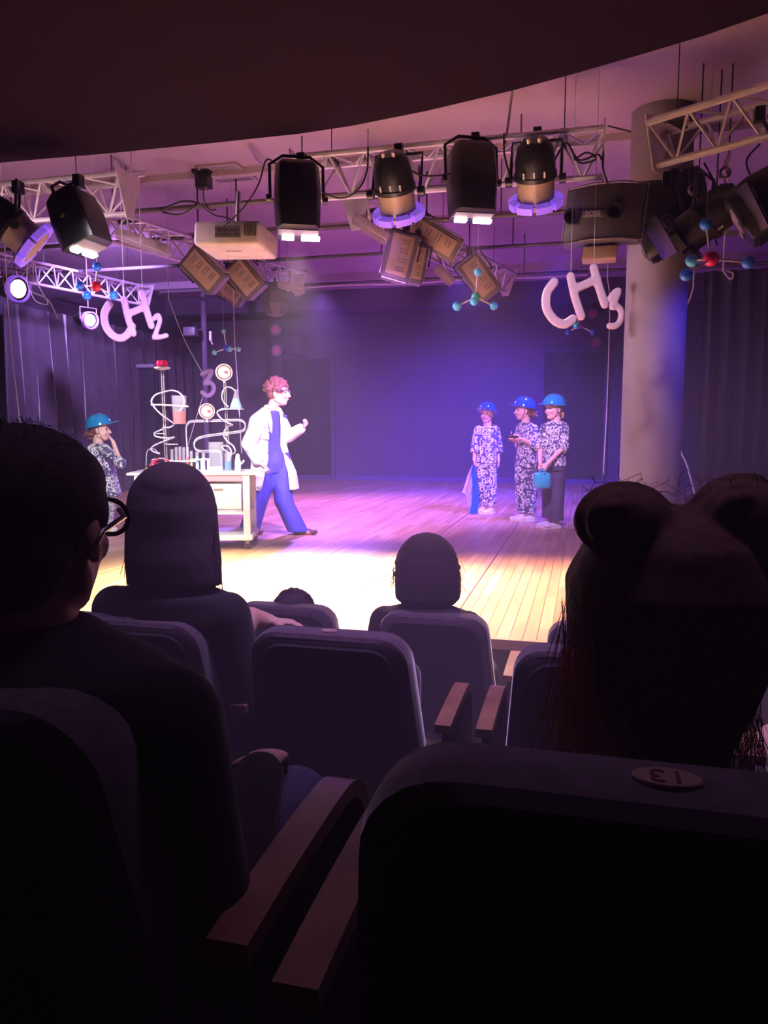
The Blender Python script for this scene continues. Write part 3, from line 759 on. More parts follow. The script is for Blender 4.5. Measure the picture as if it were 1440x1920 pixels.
# thin white wires and cables
def wire(D, pts, r, label, m=M_cablew, n=4):
    pp = pc_(D, pts, n); return cable('hanging_wire', [V((pp[0].x, pp[0].y, ZC))] + pp, r, m, label, 'wire')
wire(8.5, [(14, 560), (22, 660), (38, 800), (46, 880)], .006, 'white wire hanging down at the far left edge')
wire(9.2, [(438, 566), (440, 640), (446, 730), (453, 850)], .006, 'white wire hanging behind the scientist')
wire(9.0, [(1139, 520), (1143, 560), (1142, 640), (1138, 760), (1131, 892)], .006, 'white wire hanging left of the pillar')
wire(8.2, [(1300, 540), (1293, 562), (1280, 598), (1262, 700), (1270, 822), (1288, 872), (1300, 915), (1312, 960)], .009, 'white wire passing behind the pillar and slanting down to its right')
wire(9.0, [(51, 521), (58, 545), (90, 562), (108, 597)], .009, 'white cable loop dangling below the left wall truss')
wire(9.1, [(63, 524), (58, 545), (68, 565), (90, 570), (75, 540), (66, 524)], .007, 'second white cable loop dangling below the left wall truss')
wire(8.6, [(1356, 508), (1370, 524), (1374, 512), (1358, 507)], .010, 'small white cable loop beside the pink centred ball model')
q = Z(850, 521, TZ)
cable('white_cable', [V((x, q.y - .05, TZ - .05 + .012 * math.sin(x * 3))) for x in [xat(570, q.y, TZ) + .25 * i for i in range(int((xat(1140, q.y, TZ) - xat(570, q.y, TZ)) / .25))]], .012, M_cablew, 'long white cable strung along the farthest ceiling pipe')
# loose black cables drooping from the front truss
for i, (pts, l) in enumerate((
        ([(690, 275), (688, 320), (672, 355), (640, 372), (604, 360)], 'black cable drooping left of the first round can lamp'),
        ([(755, 290), (770, 318), (800, 330), (850, 326)], 'black cable slung between the first can lamp and the black box'),
        ([(945, 250), (946, 290), (958, 330), (975, 335)], 'black cable drooping left of the second round can lamp'),
        ([(1040, 300), (1062, 268), (1085, 300), (1120, 290), (1128, 300)], 'tangle of black cable coiled at the right end of the front truss'),
        ([(1075, 292), (1090, 306), (1118, 298), (1100, 286), (1076, 300)], 'coil of spare black cable at the right end of the front truss'),
        ([(1134, 262), (1130, 310), (1140, 345)], 'black cable dropping from the front truss to the loudspeaker'),
        ([(1140, 236), (1180, 246), (1205, 252)], 'black cable crossing the ceiling towards the right truss'),
        ([(300, 395), (340, 378), (368, 382), (340, 402), (305, 398)], 'loop of black cable wound around the front pipe'),
        ([(1425, 270), (1400, 300), (1410, 330), (1440, 335)], 'black cable loop at the right edge of the picture'),
        ([(1320, 305), (1345, 360), (1335, 420), (1345, 460)], 'bundle of black cable dropping beside the dark round lamp'))):
    cable('lamp_cable', pc_(5.95, pts) if i != 6 else smooth_pts([Z(p[0], p[1], ZC - .004) for p in pts]), .007, M_cableb, l)
# white plastic clips and joint hardware on the right cluster
for px, py, D, l in ((1302, 355, 6.2, 'pale metal clamp left of the cable bundle'), (1358, 325, 6.2, 'pale metal clamp right of the cable bundle'), (1335, 390, 6.3, 'pale bracket below the two pale clamps')):
    c = P(px, py, D); r0 = empty('truss_clamp', c, l, 'clamp')
    MB().lathe([(.045, -.025), (.045, .025), (.030, .025), (.030, -.025)], c, FW, 16, cap=False).build('ring', M_lav, r0)
    MB().bar(c + UP * .04, c + UP * .14 + RT * .03, .03, .04).build('jaw', M_lav, r0, bevel=.005); MB().tube([c + UP * .13 + RT * .03, (c.x + RT.x * .03, c.y + RT.y * .03, ZC)], .006, 6).build('rod', M_black, r0)
    MB().tube([c - UP * .03, c - UP * .16 + RT * .05], .009).build('bolt', M_silver, r0)
# signal lamps on the rear columns
for px, py, l in ((517, 618, 'upper round lamp on the left rear column'), (519, 657, 'lower round lamp on the left rear column'), (1112, 588, 'upper round lamp on the right rear column'), (1118, 642, 'lower round lamp on the right rear column')):
    c = P(px, py, 15.6); r0 = empty('round_wall_lamp', c, l, 'wall lamp')
    MB().lathe([(.12, 0), (.12, .14), (.09, .18)], c + FW * .0, (0, 1, 0), 20).build('housing', M_pipe, r0)
    MB().lathe([(.08, -.015), (.085, .0)], c, (0, 1, 0), 20).build('lens', mat('dim_red_lens', (.45, .10, .16), .3), r0)
    MB().bar(c + V((0, .14, 0)), (c.x, YB, c.z), .05, .05).build('bracket', M_pipe, r0)
# rear pipe, small wall lamp on it
c = P(385, 700, 13.5); structure(MB().tube([(c.x, c.y, 0), (c.x, c.y, ZC)], .05, 12).build('trim_pipe', M_wall))
c = P(358, 622, 13.2); r0 = empty('small_wall_lamp', c, 'small purple-lit lamp box beside the rear pipe', 'lamp')
MB().box(c, (.22, .16, .15)).build('housing', M_pipe, r0, bevel=.02)
MB().bar(c, P(385, 616, 13.5), .02, .02).build('arm', M_silver, r0)
c = P(395, 630, 13.4); r0 = empty('wall_socket', c, 'small white fitting on the rear pipe', 'fitting')
MB().box(c, (.04, .05, .16)).build('box', M_cablew, r0, bevel=.006); MB().tube([c - UP * .08, c - UP * .14 + RT * .03], .01).build('plug', M_cablew, r0)
# wall panel left
c = P(279, 790, 13.6); r0 = empty('door_panel', V((c.x, c.y, 0)), 'narrow dark upright panel standing behind the bench on the left', 'panel')
MB().box((c.x, c.y, 1.15), (.30, .06, 2.1)).build('panel', M_door, r0); MB().box((c.x, c.y - .02, 2.23), (.34, .1, .06)).build('top_rail', M_grey, r0)
MB().box((c.x, c.y, .05), (.34, .3, .10)).build('foot', M_black, r0)

# ------------------------------------------------------------------ theatre seats
def make_seat(X, Y, fz, label, group, plate=None, up=True):
    root = empty('theatre_seat', (X, Y, fz), label, 'seat', group)
    prof = []                                           # outline of the back: x, z
    hw0, hw1, z0, z1, rc = .265, .242, .40, .97, .085
    for k in range(7):
        a = PI / 2 * k / 6; prof.append((hw1 - rc + rc * math.sin(a), z1 - rc + rc * math.cos(a)))
    prof = prof + [(hw0, .62), (hw0 - .005, z0)]
    outl = [(-x, z) for x, z in reversed(prof)] + prof
    lean = lambda z: (z1 - z) * .22
    def ring(off, ins):
        R = []
        for x, z in outl:
            s = 1 - ins / .25; R.append((x * s, lean(z) + off, z0 + (z - z0) * (1 - ins / .57)))
        return R
    MB().loft([ring(.0, .016), ring(.008, .004), ring(.03, 0), ring(.075, 0), ring(.095, .010), ring(.105, .035)]).build('backrest', M_fabric, root, local=True)
    MB().loft([ring(-.006, .040), ring(.004, .030)]).build('rear_cover', M_fabricd, root, local=True)
    if up: # folded seat
        MB().box((0, .24, .62), (.46, .10, .42)).build('seat_cushion', M_fabric, root, local=True, bevel=.04, bseg=3)
    else:
        MB().box((0, .38, .44), (.47, .46, .11)).build('seat_cushion', M_fabric, root, local=True, bevel=.04, bseg=3)
    for s_ in (-1, 1):
        x = .325 * s_; pts = [(x, .10, .683), (x, .25, .690), (x, .42, .690), (x, .50, .678), (x, .555, .630), (x, .575, .54), (x, .575, .40)]
        R = [];
        P_ = smooth_pts(pts, 4)
        for i, p in enumerate(P_):
            t = (P_[min(i + 1, len(P_) - 1)] - P_[max(i - 1, 0)]).normalized(); n = V((1, 0, 0)).cross(t) * .013
            R.append([p + V((-.024, 0, 0)) - n, p + V((.024, 0, 0)) - n, p + V((.024, 0, 0)) + n, p + V((-.024, 0, 0)) + n])
        MB().loft(R).build('armrest', M_armwood, root, local=True)
        MB().loft([[(x - .012, y, 0), (x + .012, y, 0), (x + .012, y, .675), (x - .012, y, .675)] for y in (.16, .46)]).build('side_panel', M_blackm, root, local=True, smooth=False)
        MB().box((x * .86, .22, .5), (.09, .06, .05)).build('hinge_bracket', M_black, root, local=True)
    MB().tube([(-.33, .30, .36), (.33, .30, .36)], .02).build('cross_bar', M_black, root, local=True)
    if plate is not None:
        c = V((0, .042, z1 + .001)); R = []
        for z, s in ((-.004, 1), (.001, 1), (.0022, .95)):
            R.append([c + V((math.cos(a) * .026 * s, math.sin(a) * .0165 * s, z)) for a in [2 * PI * k / 28 for k in range(28)]])
        pl = MB().loft(R).build('number_plate', M_plate, root, local=True)
        if plate: text_mesh('number', plate, .030, .0008, M_plateink, pl, c + V((0, 0, .0026)), (V((-1, 0, 0)), V((0, -1, 0)), V((0, 0, 1))))
    return root
Y1, Y2, Y3 = .610, 2.03, 3.2
F1, F2, F3 = -.055, -.38, -.60
grp = 'theatre seats in rows'
SEAT13 = make_seat(.068, .548, F1, 'seat with the oval number 13 plate, nearest the viewer at lower right', grp, '13', False)
make_seat(-.675, .590, F1, 'seat nearest the viewer at lower left, behind the person with glasses', grp, None, False)
make_seat(-1.345, Y2, F2, 'second row seat with a small number plate, behind the long haired woman', grp, '11', False)
make_seat(-.70, Y2, F2, 'empty seat in the middle of the second row', grp, '')
make_seat(.07, Y2, F2, 'second row seat partly hidden by the big head with hair buns', grp, None)
make_seat(-1.31, Y3, F3, 'third row seat in front of the middle seat, beside the small curly head', grp, None, False)
make_seat(-.615, Y3, F3, 'third row seat in which the woman with the bob sits', grp, None, False)
make_seat(.115, Y3, F3, 'third row seat just peeking over, right of the woman with the bob', grp, None)

# ------------------------------------------------------------------ people
def unit(v): return V(v).normalized()
def head_prims(mb, c, f, up=(0, 0, 1), s=1.0, neck=None):
    up = unit(up); f = unit(f); f = (f - up * f.dot(up)).normalized(); l = up.cross(f); ax = (f, l, up)
    q = lambda a, b, d: V(c) + f * a * s + l * b * s + up * d * s
    mb.ell(q(-.010, 0, .030), (.098 * s, .077 * s, .092 * s), ax, 20, 14)
    mb.ell(q(.018, 0, -.030), (.072 * s, .064 * s, .088 * s), ax, 20, 14)
    mb.ell(q(.052, 0, -.088), (.034 * s, .036 * s, .028 * s), ax)
    mb.cap(q(.0, .050, -.060), .022 * s, q(.050, .018, -.092), .020 * s); mb.cap(q(.0, -.050, -.060), .022 * s, q(.050, -.018, -.092), .020 * s)
    mb.ell(q(.072, .030, -.030), (.022 * s, .026 * s, .024 * s), ax); mb.ell(q(.072, -.030, -.030), (.022 * s, .026 * s, .024 * s), ax)
    mb.cap(q(.084, 0, .012), .010 * s, q(.112, 0, -.028), .013 * s); mb.ell(q(.098, 0, -.034), (.014 * s, .017 * s, .009 * s), ax)
    mb.ell(q(.076, 0, .030), (.020 * s, .050 * s, .012 * s), ax)
    mb.ell(q(.088, 0, -.058), (.012 * s, .024 * s, .006 * s), ax); mb.ell(q(.085, 0, -.069), (.012 * s, .020 * s, .007 * s), ax)
    for k in (-1, 1):
        mb.ell(q(-.008, .079 * k, -.008), (.018 * s, .008 * s, .031 * s), (f, l, up), 12, 8)
        mb.cap(q(-.006, .082 * k, -.034), .008 * s, q(-.004, .080 * k, -.022), .009 * s)
    if neck is not None: mb.cap(q(-.022, 0, -.055), .050 * s, neck, .056 * s)
def face_parts(root, c, f, up=(0, 0, 1), s=1.0, brow=None):
    up = unit(up); f = unit(f); f = (f - up * f.dot(up)).normalized(); l = up.cross(f); ax = (f, l, up)
    q = lambda a, b, d: V(c) + f * a * s + l * b * s + up * d * s
    for k in (-1, 1):
        MB().ell(q(.081, .031 * k, .006), (.008 * s, .013 * s, .007 * s), ax, 12, 8).build('eye', M_eye, root)
        MB().tube([q(.083, .050 * k, .026), q(.093, .032 * k, .032), q(.096, .014 * k, .028)], .0035 * s, 6).build('eyebrow', brow or M_hairb, root)
    MB().tube([q(.090, .022, -.063), q(.099, .008, -.061), q(.099, -.008, -.061), q(.090, -.022, -.063)], [.002 * s, .0055 * s, .0055 * s, .002 * s], 8).build('mouth', M_lip, root)
def hand_prims(mb, wrist, d, palm, thumb, curl=.5, s=1.0, spread=.10, point=None):
    """d: along the fingers, palm: the way the palm faces, thumb: side the thumb leaves from"""
    d = unit(d); palm = V(palm); palm = (palm - d * palm.dot(d)).normalized(); t = d.cross(palm)
    if t.dot(V(thumb)) < 0: t = -t
    w0 = V(wrist)
    mb.loft([[w0 + d * a * s + t * (b * s) * math.cos(q) + palm * (h * s) * math.sin(q) for q in [2 * PI * k / 14 for k in range(14)]] for a, b, h in ((-.01, .026, .019), (.03, .034, .017), (.07, .040, .015), (.088, .038, .012))])
    for i, (off, L) in enumerate(((.030, .072), (.010, .080), (-.011, .074), (-.031, .058))):
        p = w0 + d * .082 * s + t * off * s; a = 0; dd = unit(d + t * off * spread * 14)
        c = curl if point != i else .08
        ln = [L * .42, L * .32, L * .26]; rr = [.0090, .0080, .0072, .0062]
        for k in range(3):
            a += c * (.9 if k == 0 else 1.05)
            v = dd * math.cos(a) + palm * math.sin(a); e = p + v * ln[k] * s
            mb.cap(p, rr[k] * s, e, rr[k + 1] * s, 10); p = e
    p0 = w0 + d * .022 * s + t * .026 * s; v1 = unit(d * .7 + t * .75 + palm * .25); p1 = p0 + v1 * .036 * s
    v2 = unit(d * .9 + t * (.45 - curl * .5) + palm * (.15 + curl * .5)); p2 = p1 + v2 * .030 * s; p3 = p2 + unit(v2 + palm * curl * .4 - t * curl * .3) * .024 * s
    mb.cap(p0, .014 * s, p1, .011 * s, 10); mb.cap(p1, .011 * s, p2, .009 * s, 10); mb.cap(p2, .009 * s, p3, .0075 * s, 10)
def foot_prims(mb, ank, d, s=1.0, sole=True):
    d = V(d); d.z = 0; d.normalize(); l = V((0, 0, 1)).cross(d); a = V(ank); g = a.copy(); g.z = 0
    mb.cap(a, .040 * s, g + V((0, 0, .045 * s)) - d * .02 * s, .040 * s)
    mb.ell(g + V((0, 0, .038 * s)) - d * .03 * s, (.050 * s, .038 * s, .038 * s), (d, l, V((0, 0, 1))))
    mb.cap(g + V((0, 0, .045 * s)), .038 * s, g + d * .12 * s + V((0, 0, .030 * s)), .030 * s)
    mb.ell(g + d * .13 * s + V((0, 0, .028 * s)), (.060 * s, .046 * s, .027 * s), (d, l, V((0, 0, 1))))
def hair_strands(mb, n, src, r=.0012):
    for i in range(n): mb.tube(src(i), r, 4)

def limb_side(front): # horizontal left of a front direction
    return V((0, 0, 1)).cross(V(front)).normalized()

def person_root(name, base, label, group=None): return empty('person', base, label, 'person', group)

# ---- the presenter in the white coat
D0 = DZ(520, 1001)
def S(px, py, w_=0): return P(px, py, D0 + w_)
uv = lambda deg: RT * math.cos(math.radians(deg)) + FW * math.sin(math.radians(deg))
base = Z(520, 1001)
root = person_root('person', base, 'adult with curly hair and safety glasses in an open white coat, leaning on the bench')
fr = uv(-52); sd = limb_side(fr)
hdC = S(521, 737, -.02); hf = uv(-8)
neckb = S(508, 772, -.02)
shN = S(482, 785, -.20); shF = S(527, 786, .12)
elN = S(467, 832, -.22); wrN = S(484, 866, -.24)
elF = S(541, 818, .10); wrF = S(565, 803, -.02)
hipc = S(516, 868, 0); kneeB = S(487, 932, -.05); ankB = S(463, 996, .02); kneeF = S(532, 940, -.06); ankF = S(561, 993, -.03)
hN = hipc - sd * .0 - uv(0) * .06 - FW * .04; hF = hipc + uv(0) * .06 + FW * .02
b = MB(); head_prims(b, hdC, hf, (0, 0, 1), 1.16, neckb)
b.sect([(S(508, 778), sd * .19, fr * .10), (S(505, 800), sd * .19, fr * .12), (S(508, 835), sd * .155, fr * .11), (hipc, sd * .17, fr * .12), (hipc - UP * .07, sd * .16, fr * .11)])
for sh, el, wr in ((shN, elN, wrN), (shF, elF, wrF)): b.chain([sh, el, wr], [.055, .043, .030])
for h_, kn, an in ((hN, kneeB, ankB), (hF, kneeF, ankF)): b.chain([h_, kn, an], [.085, .060, .042])
hand_prims(b, wrN, RT * .75 - UP * .45 - FW * .2, -UP * 1 - RT * .2, FW, .30, 1.05)
hand_prims(b, wrF, uv(0) * .55 + UP * .55, uv(-160) * 1, FW * -.6 + UP * .5, 1.25, 1.05, point=9)
foot_prims(b, ankB, uv(-25), 1.0); foot_prims(b, ankF, uv(-10), 1.0)
body = b.blob('body', M_skin, root, .0065, 1)
face_parts(root, hdC, hf, (0, 0, 1), 1.16)
# trousers
t = MB(); t.sect([(S(516, 848), sd * .165, fr * .125), (hipc, sd * .185, fr * .14), (hipc - UP * .10, sd * .18, fr * .13)])
for h_, kn, an, q_ in ((hN, kneeB, ankB, S(467, 994, .02)), (hF, kneeF, ankF, S(559, 996, -.03))):
    t.chain([h_, kn], [.115, .105]); t.sect([(kn + (h_ - kn) * .05, RT * .105, FW * .10), (kn, RT * .107, FW * .105), ((kn + q_) / 2, RT * .112, FW * .11), (q_, RT * .118, FW * .12)])
t.blob('trousers', M_blue, root, .010, 2)
# tee shirt
t = MB(); t.sect([(S(509, 770, -.02), sd * .10, fr * .08), (S(508, 780), sd * .19, fr * .115), (S(506, 800), sd * .195, fr * .132), (S(509, 835), sd * .168, fr * .125), (S(515, 856), sd * .172, fr * .132)])
t.blob('tee_shirt', M_navy, root, .009, 1)
# coat: an open shell plus sleeves
def arc_shell(secs, th=.022, n=26):
    """secs: centre, side half width, front half depth, gap from, gap to (degrees from the front direction)"""
    R = []
    for c, a, bb, g0, g1 in secs:
        A0 = math.radians(g1); A1 = math.radians(360 + g0); ring = []
        for k in range(n + 1):
            q = A0 + (A1 - A0) * k / n; ring.append(V(c) + bb * math.cos(q) + a * math.sin(q))
        inn = [p + (V(c) - p).normalized() * th for p in reversed(ring)]
        R.append(ring + inn)
    return R
c_ = MB()
c_.loft(arc_shell([(S(503, 775), sd * .16, fr * .11, -24, 34), (S(503, 784), sd * .215, fr * .15, -22, 26), (S(502, 800), sd * .23, fr * .165, -20, 22), (S(503, 835), sd * .215, fr * .165, -24, 20),
                   (S(508, 860), sd * .225, fr * .18, -32, 22), (S(513, 885), sd * .26, fr * .22, -48, 16), (S(515, 917), sd * .28, fr * .25, -62, 12)]))
c_.cap(S(499, 772, -.04), .062, shN + RT * .02 - UP * .02, .088); c_.cap(S(520, 772, .0), .055, shF - RT * .04 - UP * .01, .080); c_.chain([shN + RT * .02 - UP * .03, elN, wrN + (elN - wrN) * .12], [.088, .080, .062]); c_.chain([shF - RT * .03, elF, elF + (wrF - elF) * .92], [.090, .072, .058])
coat = c_.blob('coat', M_white, root, .008, 2)
# lapels, buttons, pocket with coloured splashes
def on_front(px, py, w_): return S(px, py, w_)
lp_ = MB().loft([[S(498, 766, -.14), S(506, 770, -.17), S(507, 772, -.18)], [S(500, 775, -.17), S(510, 790, -.20), S(511, 792, -.20)], [S(506, 805, -.18), S(509, 812, -.20), S(510, 812, -.20)]])
lp_.build('lapel', M_white, coat)
lp_ = MB().loft([[S(523, 766, -.02), S(528, 770, -.02), S(528, 770, .0)], [S(525, 782, -.10), S(533, 792, -.08), S(534, 792, -.06)], [S(527, 810, -.12), S(529, 815, -.11), S(530, 815, -.10)]])
lp_.build('lapel', M_white, coat)
c_ = MB().ell(S(500, 764, -.10), (.035, .03, .03)); lab(c_.build('collar_patch', mat('yellow_green_cloth', (.70, .80, .20), .8), coat), 'yellow green collar patch')
for (px, py), r_, m_ in (((492, 790), .018, mat('violet_stain', (.45, .10, .55), .8)), ((493, 801), .020, mat('orange_stain', (.85, .50, .20), .8)), ((503, 808), .016, mat('grey_stain', (.35, .40, .42), .8)), ((529, 774), .012, MATS['yellow_green_cloth'])):
    MB().ell(S(px, py, -.215 if px < 510 else -.13), (r_, .012, r_ * 1.2), (RT, FW, UP)).build('cloth_patch', m_, coat)
for px, py in ((506.5, 831), (502.5, 849)): MB().ell(S(px, py, -.205), (.009, .006, .009), (RT, FW, UP)).build('button', M_eye, coat)
MB().box(S(497, 815, -.20), (.085, .014, .10), (RT, FW, UP)).build('breast_pocket', M_white, coat, bevel=.004)
# a sheet-like front corner of the coat with a drawn face hanging over the bench corner
hc = [S(466, 884, -.34), S(498, 884, -.34), S(490, 918, -.33), S(466, 912, -.33)]
fl = MB().loft([hc, [p + FW * .012 for p in hc]]).build('coat_tail', M_white, coat, smooth=False)
m = MB()
for k in range(10):
    a = 2 * PI * k / 10; c0 = S(475, 898, -.348); m.tube([c0 + RT * .032 * math.cos(a) + UP * .02 * math.sin(a), c0 + RT * .032 * math.cos(a + .63) + UP * .02 * math.sin(a + .63)], .002, 4)
m.tube([S(478, 896, -.348), S(482, 893, -.348)], .003, 4); m.build('ink_drawing', M_eye, fl)
# curly hair
def hairhead(c, f, s, m, root, n=90, br=.016, zmin=-.02, back=-.045, top=.112, voxel=.006, jit=.012, name='hair', seed=1, side=.085):
    random.seed(seed); f = unit(f); l = V((0, 0, 1)).cross(f); h = MB()
    h.ell(V(c) + f * -.020 * s + UP * .045 * s, (.098 * s, (side - .002) * s, .088 * s), (f, l, UP), 20, 14)
    h.ell(V(c) + f * back * s + UP * .0, (.062 * s, .074 * s, .075 * s), (f, l, UP), 20, 14)
    for i in range(n):
        a = random.uniform(0, 2 * PI); e = random.uniform(-.15, 1.5)
        v = f * math.cos(a) * math.cos(e) * .104 + l * math.sin(a) * math.cos(e) * side + UP * math.sin(e) * .096
        p = V(c) + f * -.018 * s + UP * .040 * s + v * s
        d_ = (p - V(c)).dot(f) / s; z_ = (p - V(c)).z / s
        if d_ > .055 and z_ < .060: continue
        if z_ < zmin: continue
        h.ell(p + V([random.uniform(-jit, jit) for _ in range(3)]), br * random.uniform(.7, 1.25) * s, seg=8, rings=6)
    return h.blob(name, m, root, voxel, 1)
hairhead(hdC, hf, 1.16, M_hairb, root, 170, .015, side=.088)
# clear goggles with dark strap
q = lambda a, b_, d: hdC + hf * a * 1.16 + limb_side(hf) * b_ * 1.16 + UP * d * 1.16
g = MB()
for k in (-1, 1):
    g.tube([q(.110, .012 * k, .018), q(.108, .050 * k, .020), q(.096, .062 * k, .006), q(.104, .040 * k, -.014), q(.112, .012 * k, -.006), q(.110, .012 * k, .018)], .0035, 6)
g.tube([q(.112, -.012, .010), q(.112, .012, .010)], .0035, 6)
gl = lab(g.build('goggles', M_glass, root), 'clear safety glasses')
for k in (-1, 1):
    MB().box(q(.045, .083 * k, .016), (.085, .006, .024), (hf, limb_side(hf), UP)).build('side_strap', M_eye, gl)
for an, dr in ((ankB, uv(-25)), (ankF, uv(-8))):
    f_ = MB(); foot_prims(f_, an + UP * 0, dr, 1.12); f_.v = [V((v.x, v.y, min(v.z, .10))) for v in f_.v]; f_.blob('shoe', M_shoe, root, .008, 1)

# ---- helper for the four children in helmets
def helmet(c, f, tilt, m, root, s=1.0):
    """c: centre of the dome base; f: front; tilt: nose-down angle"""
    f = unit(f); l = V((0, 0, 1)).cross(f); up = (UP * math.cos(tilt) + f * math.sin(tilt)); ff = l.cross(up) * 1
    q = lambda a, b_, d: V(c) + ff * a * s + l * b_ * s + up * d * s
    R = []
    for k in range(9):
        t = PI / 2 * k / 8; r = math.cos(t) ** .82 if k < 8 else .02
        z = .135 * math.sin(t)
        R.append([q(.145 * r * math.cos(a), .122 * r * math.sin(a), z) for a in [2 * PI * j / 32 for j in range(32)]])
    inner = [q(.135 * math.cos(a), .112 * math.sin(a), -.004) for a in [2 * PI * j / 32 for j in range(32)]]
    o = MB().loft([inner, R[0]] + R[1:]).build('helmet', m, root)
    rim = []
    for a in [2 * PI * j / 48 for j in range(48)]:
        ca = math.cos(a); e = .012 + (.070 * max(0, ca) ** 1.5)
        rim.append(((.142 + e) * ca, (.120 + .012) * math.sin(a), .010 * max(0, ca)))
    top = [q(x, y, z + .004) for x, y, z in rim]; bot = [q(x, y, z - .004) for x, y, z in rim]
    inn = [(.12 * math.cos(a), .10 * math.sin(a)) for a in [2 * PI * j / 48 for j in range(48)]]
    MB().loft([[q(x, y, .004) for x, y in inn], top, bot, [q(x, y, -.004) for x, y in inn]], cap=False).build('brim', m, o)
    return o, q
def strap(root, c, f, s, hel):
    f = unit(f); l = V((0, 0, 1)).cross(f)
    q = lambda a, b_, d: V(c) + f * a * s + l * b_ * s + UP * d * s
    MB().tube([q(.0, .082, .06), q(.012, .078, -.03), q(.035, .050, -.095), q(.045, 0, -.122), q(.035, -.050, -.095), q(.012, -.078, -.03), q(.0, -.082, .06)], .0035, 6).build('chin_strap', M_eye, root)

def child(D, J, deg_t, deg_h, label, helm, tilt, trousers, hs=1.0, hair=M_hairbl, arms=None, shoes=True, bodyw=.135, hemw=.15, seedh=3, shoe_d=None, bun=None):
    Q = lambda k, w_=0: P(J[k][0], J[k][1], D + (J[k][2] if len(J[k]) > 2 else 0) + w_)
    g0 = P(J['ankL'][0], J['ankL'][1], D); bs = (Q('ankL') + Q('ankR')) / 2; bs.z = 0
    root = person_root('person', bs, label)
    fr = uv(deg_t); sd = limb_side(fr); hf = uv(deg_h); hc = Q('head'); s = hs
    b = MB(); head_prims(b, hc, hf, (0, 0, 1), s, Q('neck'))
    ch, wa, hi = Q('chest'), Q('waist'), Q('hip')
    b.sect([(Q('neck') - UP * .02, sd * bodyw * .75, fr * .05), (ch, sd * bodyw * .95, fr * .085), (wa, sd * bodyw * .8, fr * .08), (hi, sd * bodyw * .95, fr * .09)])
    for k in 'LR': b.chain([Q('sh' + k), Q('el' + k), Q('wr' + k)], [.040, .031, .022])
    for k in 'LR':
        b.chain([Q('hp' + k), Q('kn' + k), Q('ank' + k)], [.065, .046, .030]); foot_prims(b, Q('ank' + k), uv(shoe_d or deg_t), .82)
    for k in 'LR':
        if k in arms:
            d_, p_, t_, cu, *pt = arms[k]; hand_prims(b, Q('wr' + k), d_, p_, t_, cu, .80, .1, *(pt or []))
    b.blob('body', M_skinp, root, .0058, 1)
    face_parts(root, hc, hf, (0, 0, 1), s, hair)
    # tunic with wide half sleeves
    t = MB()
    hem = Q('hem')
    t.sect([(Q('neck') - UP * .015, sd * .07, fr * .06), (Q('neck') - UP * .045, sd * bodyw, fr * .08), (ch, sd * bodyw * 1.10, fr * .115), (wa, sd * bodyw * 1.05, fr * .115), (hem, sd * hemw, fr * .125)])
    for k in 'LR':
        a, e, w_ = Q('sh' + k), Q('el' + k), Q('wr' + k)
        sl = J.get('sleeve', .25); en = e + (w_ - e) * sl
        t.chain([a, e], [.062, .064]); d_ = (en - e)
        if d_.length > .01:
            x, y, z = frame(d_); t.sect([(e, x * .062, y * .062), (en, x * .068, y * .068)])
    t.blob('patterned_tunic', M_gear, root, .009, 2)
    t = MB()
    t.sect([(hi + UP * .06, sd * bodyw * 1.0, fr * .10), (hi - UP * .02, sd * bodyw * 1.05, fr * .115), (hi - UP * .10, sd * bodyw * 1.0, fr * .105)])
    for k in 'LR':
        h_, kn, an = Q('hp' + k), Q('kn' + k), Q('ank' + k); he = an + UP * .03
        t.sect([(h_, sd * .082, fr * .095), (kn + (h_ - kn) * .4, sd * .084, fr * .095), (kn, sd * .080, fr * .088), (kn + (he - kn) * .7, sd * .078, fr * .085), (he, sd * (.062 if trousers is M_gear else .085), fr * (.062 if trousers is M_gear else .088))])
    t.blob('patterned_trousers' if trousers is M_gear else 'dark_trousers', trousers, root, .009, 2)
    for k in 'LR':
        f_ = MB(); foot_prims(f_, Q('ank' + k), uv(shoe_d or deg_t), .94); f_.v = [V((v.x, v.y, min(v.z, .075))) for v in f_.v]
        sh_ = f_.blob('shoe', M_wshoe, root, .007, 1)
        g = Q('ank' + k); g.z = 0; dd = uv(shoe_d or deg_t); ll = limb_side(dd)
        so = MB().sect([(g + dd * .048 + UP * z, dd * .125, ll * .050) for z in (0, .014)]).build('sole', M_white, sh_)
        lc = MB()
        for j in range(3): c0 = g + dd * (.05 + .022 * j) + UP * (.075 - .009 * j); lc.tube([c0 - ll * .022, c0 + UP * .004, c0 + ll * .022], .004, 5)
        lc.build('laces', M_glass, sh_)
    # hair under the helmet
    random.seed(seedh); h = MB(); l = limb_side(hf); q2 = lambda a, b_, d: hc + hf * a * s + l * b_ * s + UP * d * s
    h.ell(q2(-.028, 0, .020), (.088 * s, .083 * s, .085 * s), (hf, l, UP)); h.ell(q2(-.06, 0, -.045), (.045 * s, .055 * s, .045 * s), (hf, l, UP))
    bp = q2(-.115, 0, -.055) if bun is None else Q('bun')
    for i in range(26):
        h.ell(bp + V([random.gauss(0, .024) for _ in range(3)]), random.uniform(.012, .022), seg=8, rings=6)
    h.cap(q2(-.07, 0, -.03), .035, bp, .03)
    h.blob('hair', hair, root, .007, 1)
    o, q = helmet(hc + UP * .040 * s - hf * .008, hf, tilt, helm, root, s)
    strap(root, hc, hf, s * 1.03, o)
    return root, Q
DK1 = DZ(908, 962); DK2 = DZ(982, 976); DK3 = DZ(1034, 989)
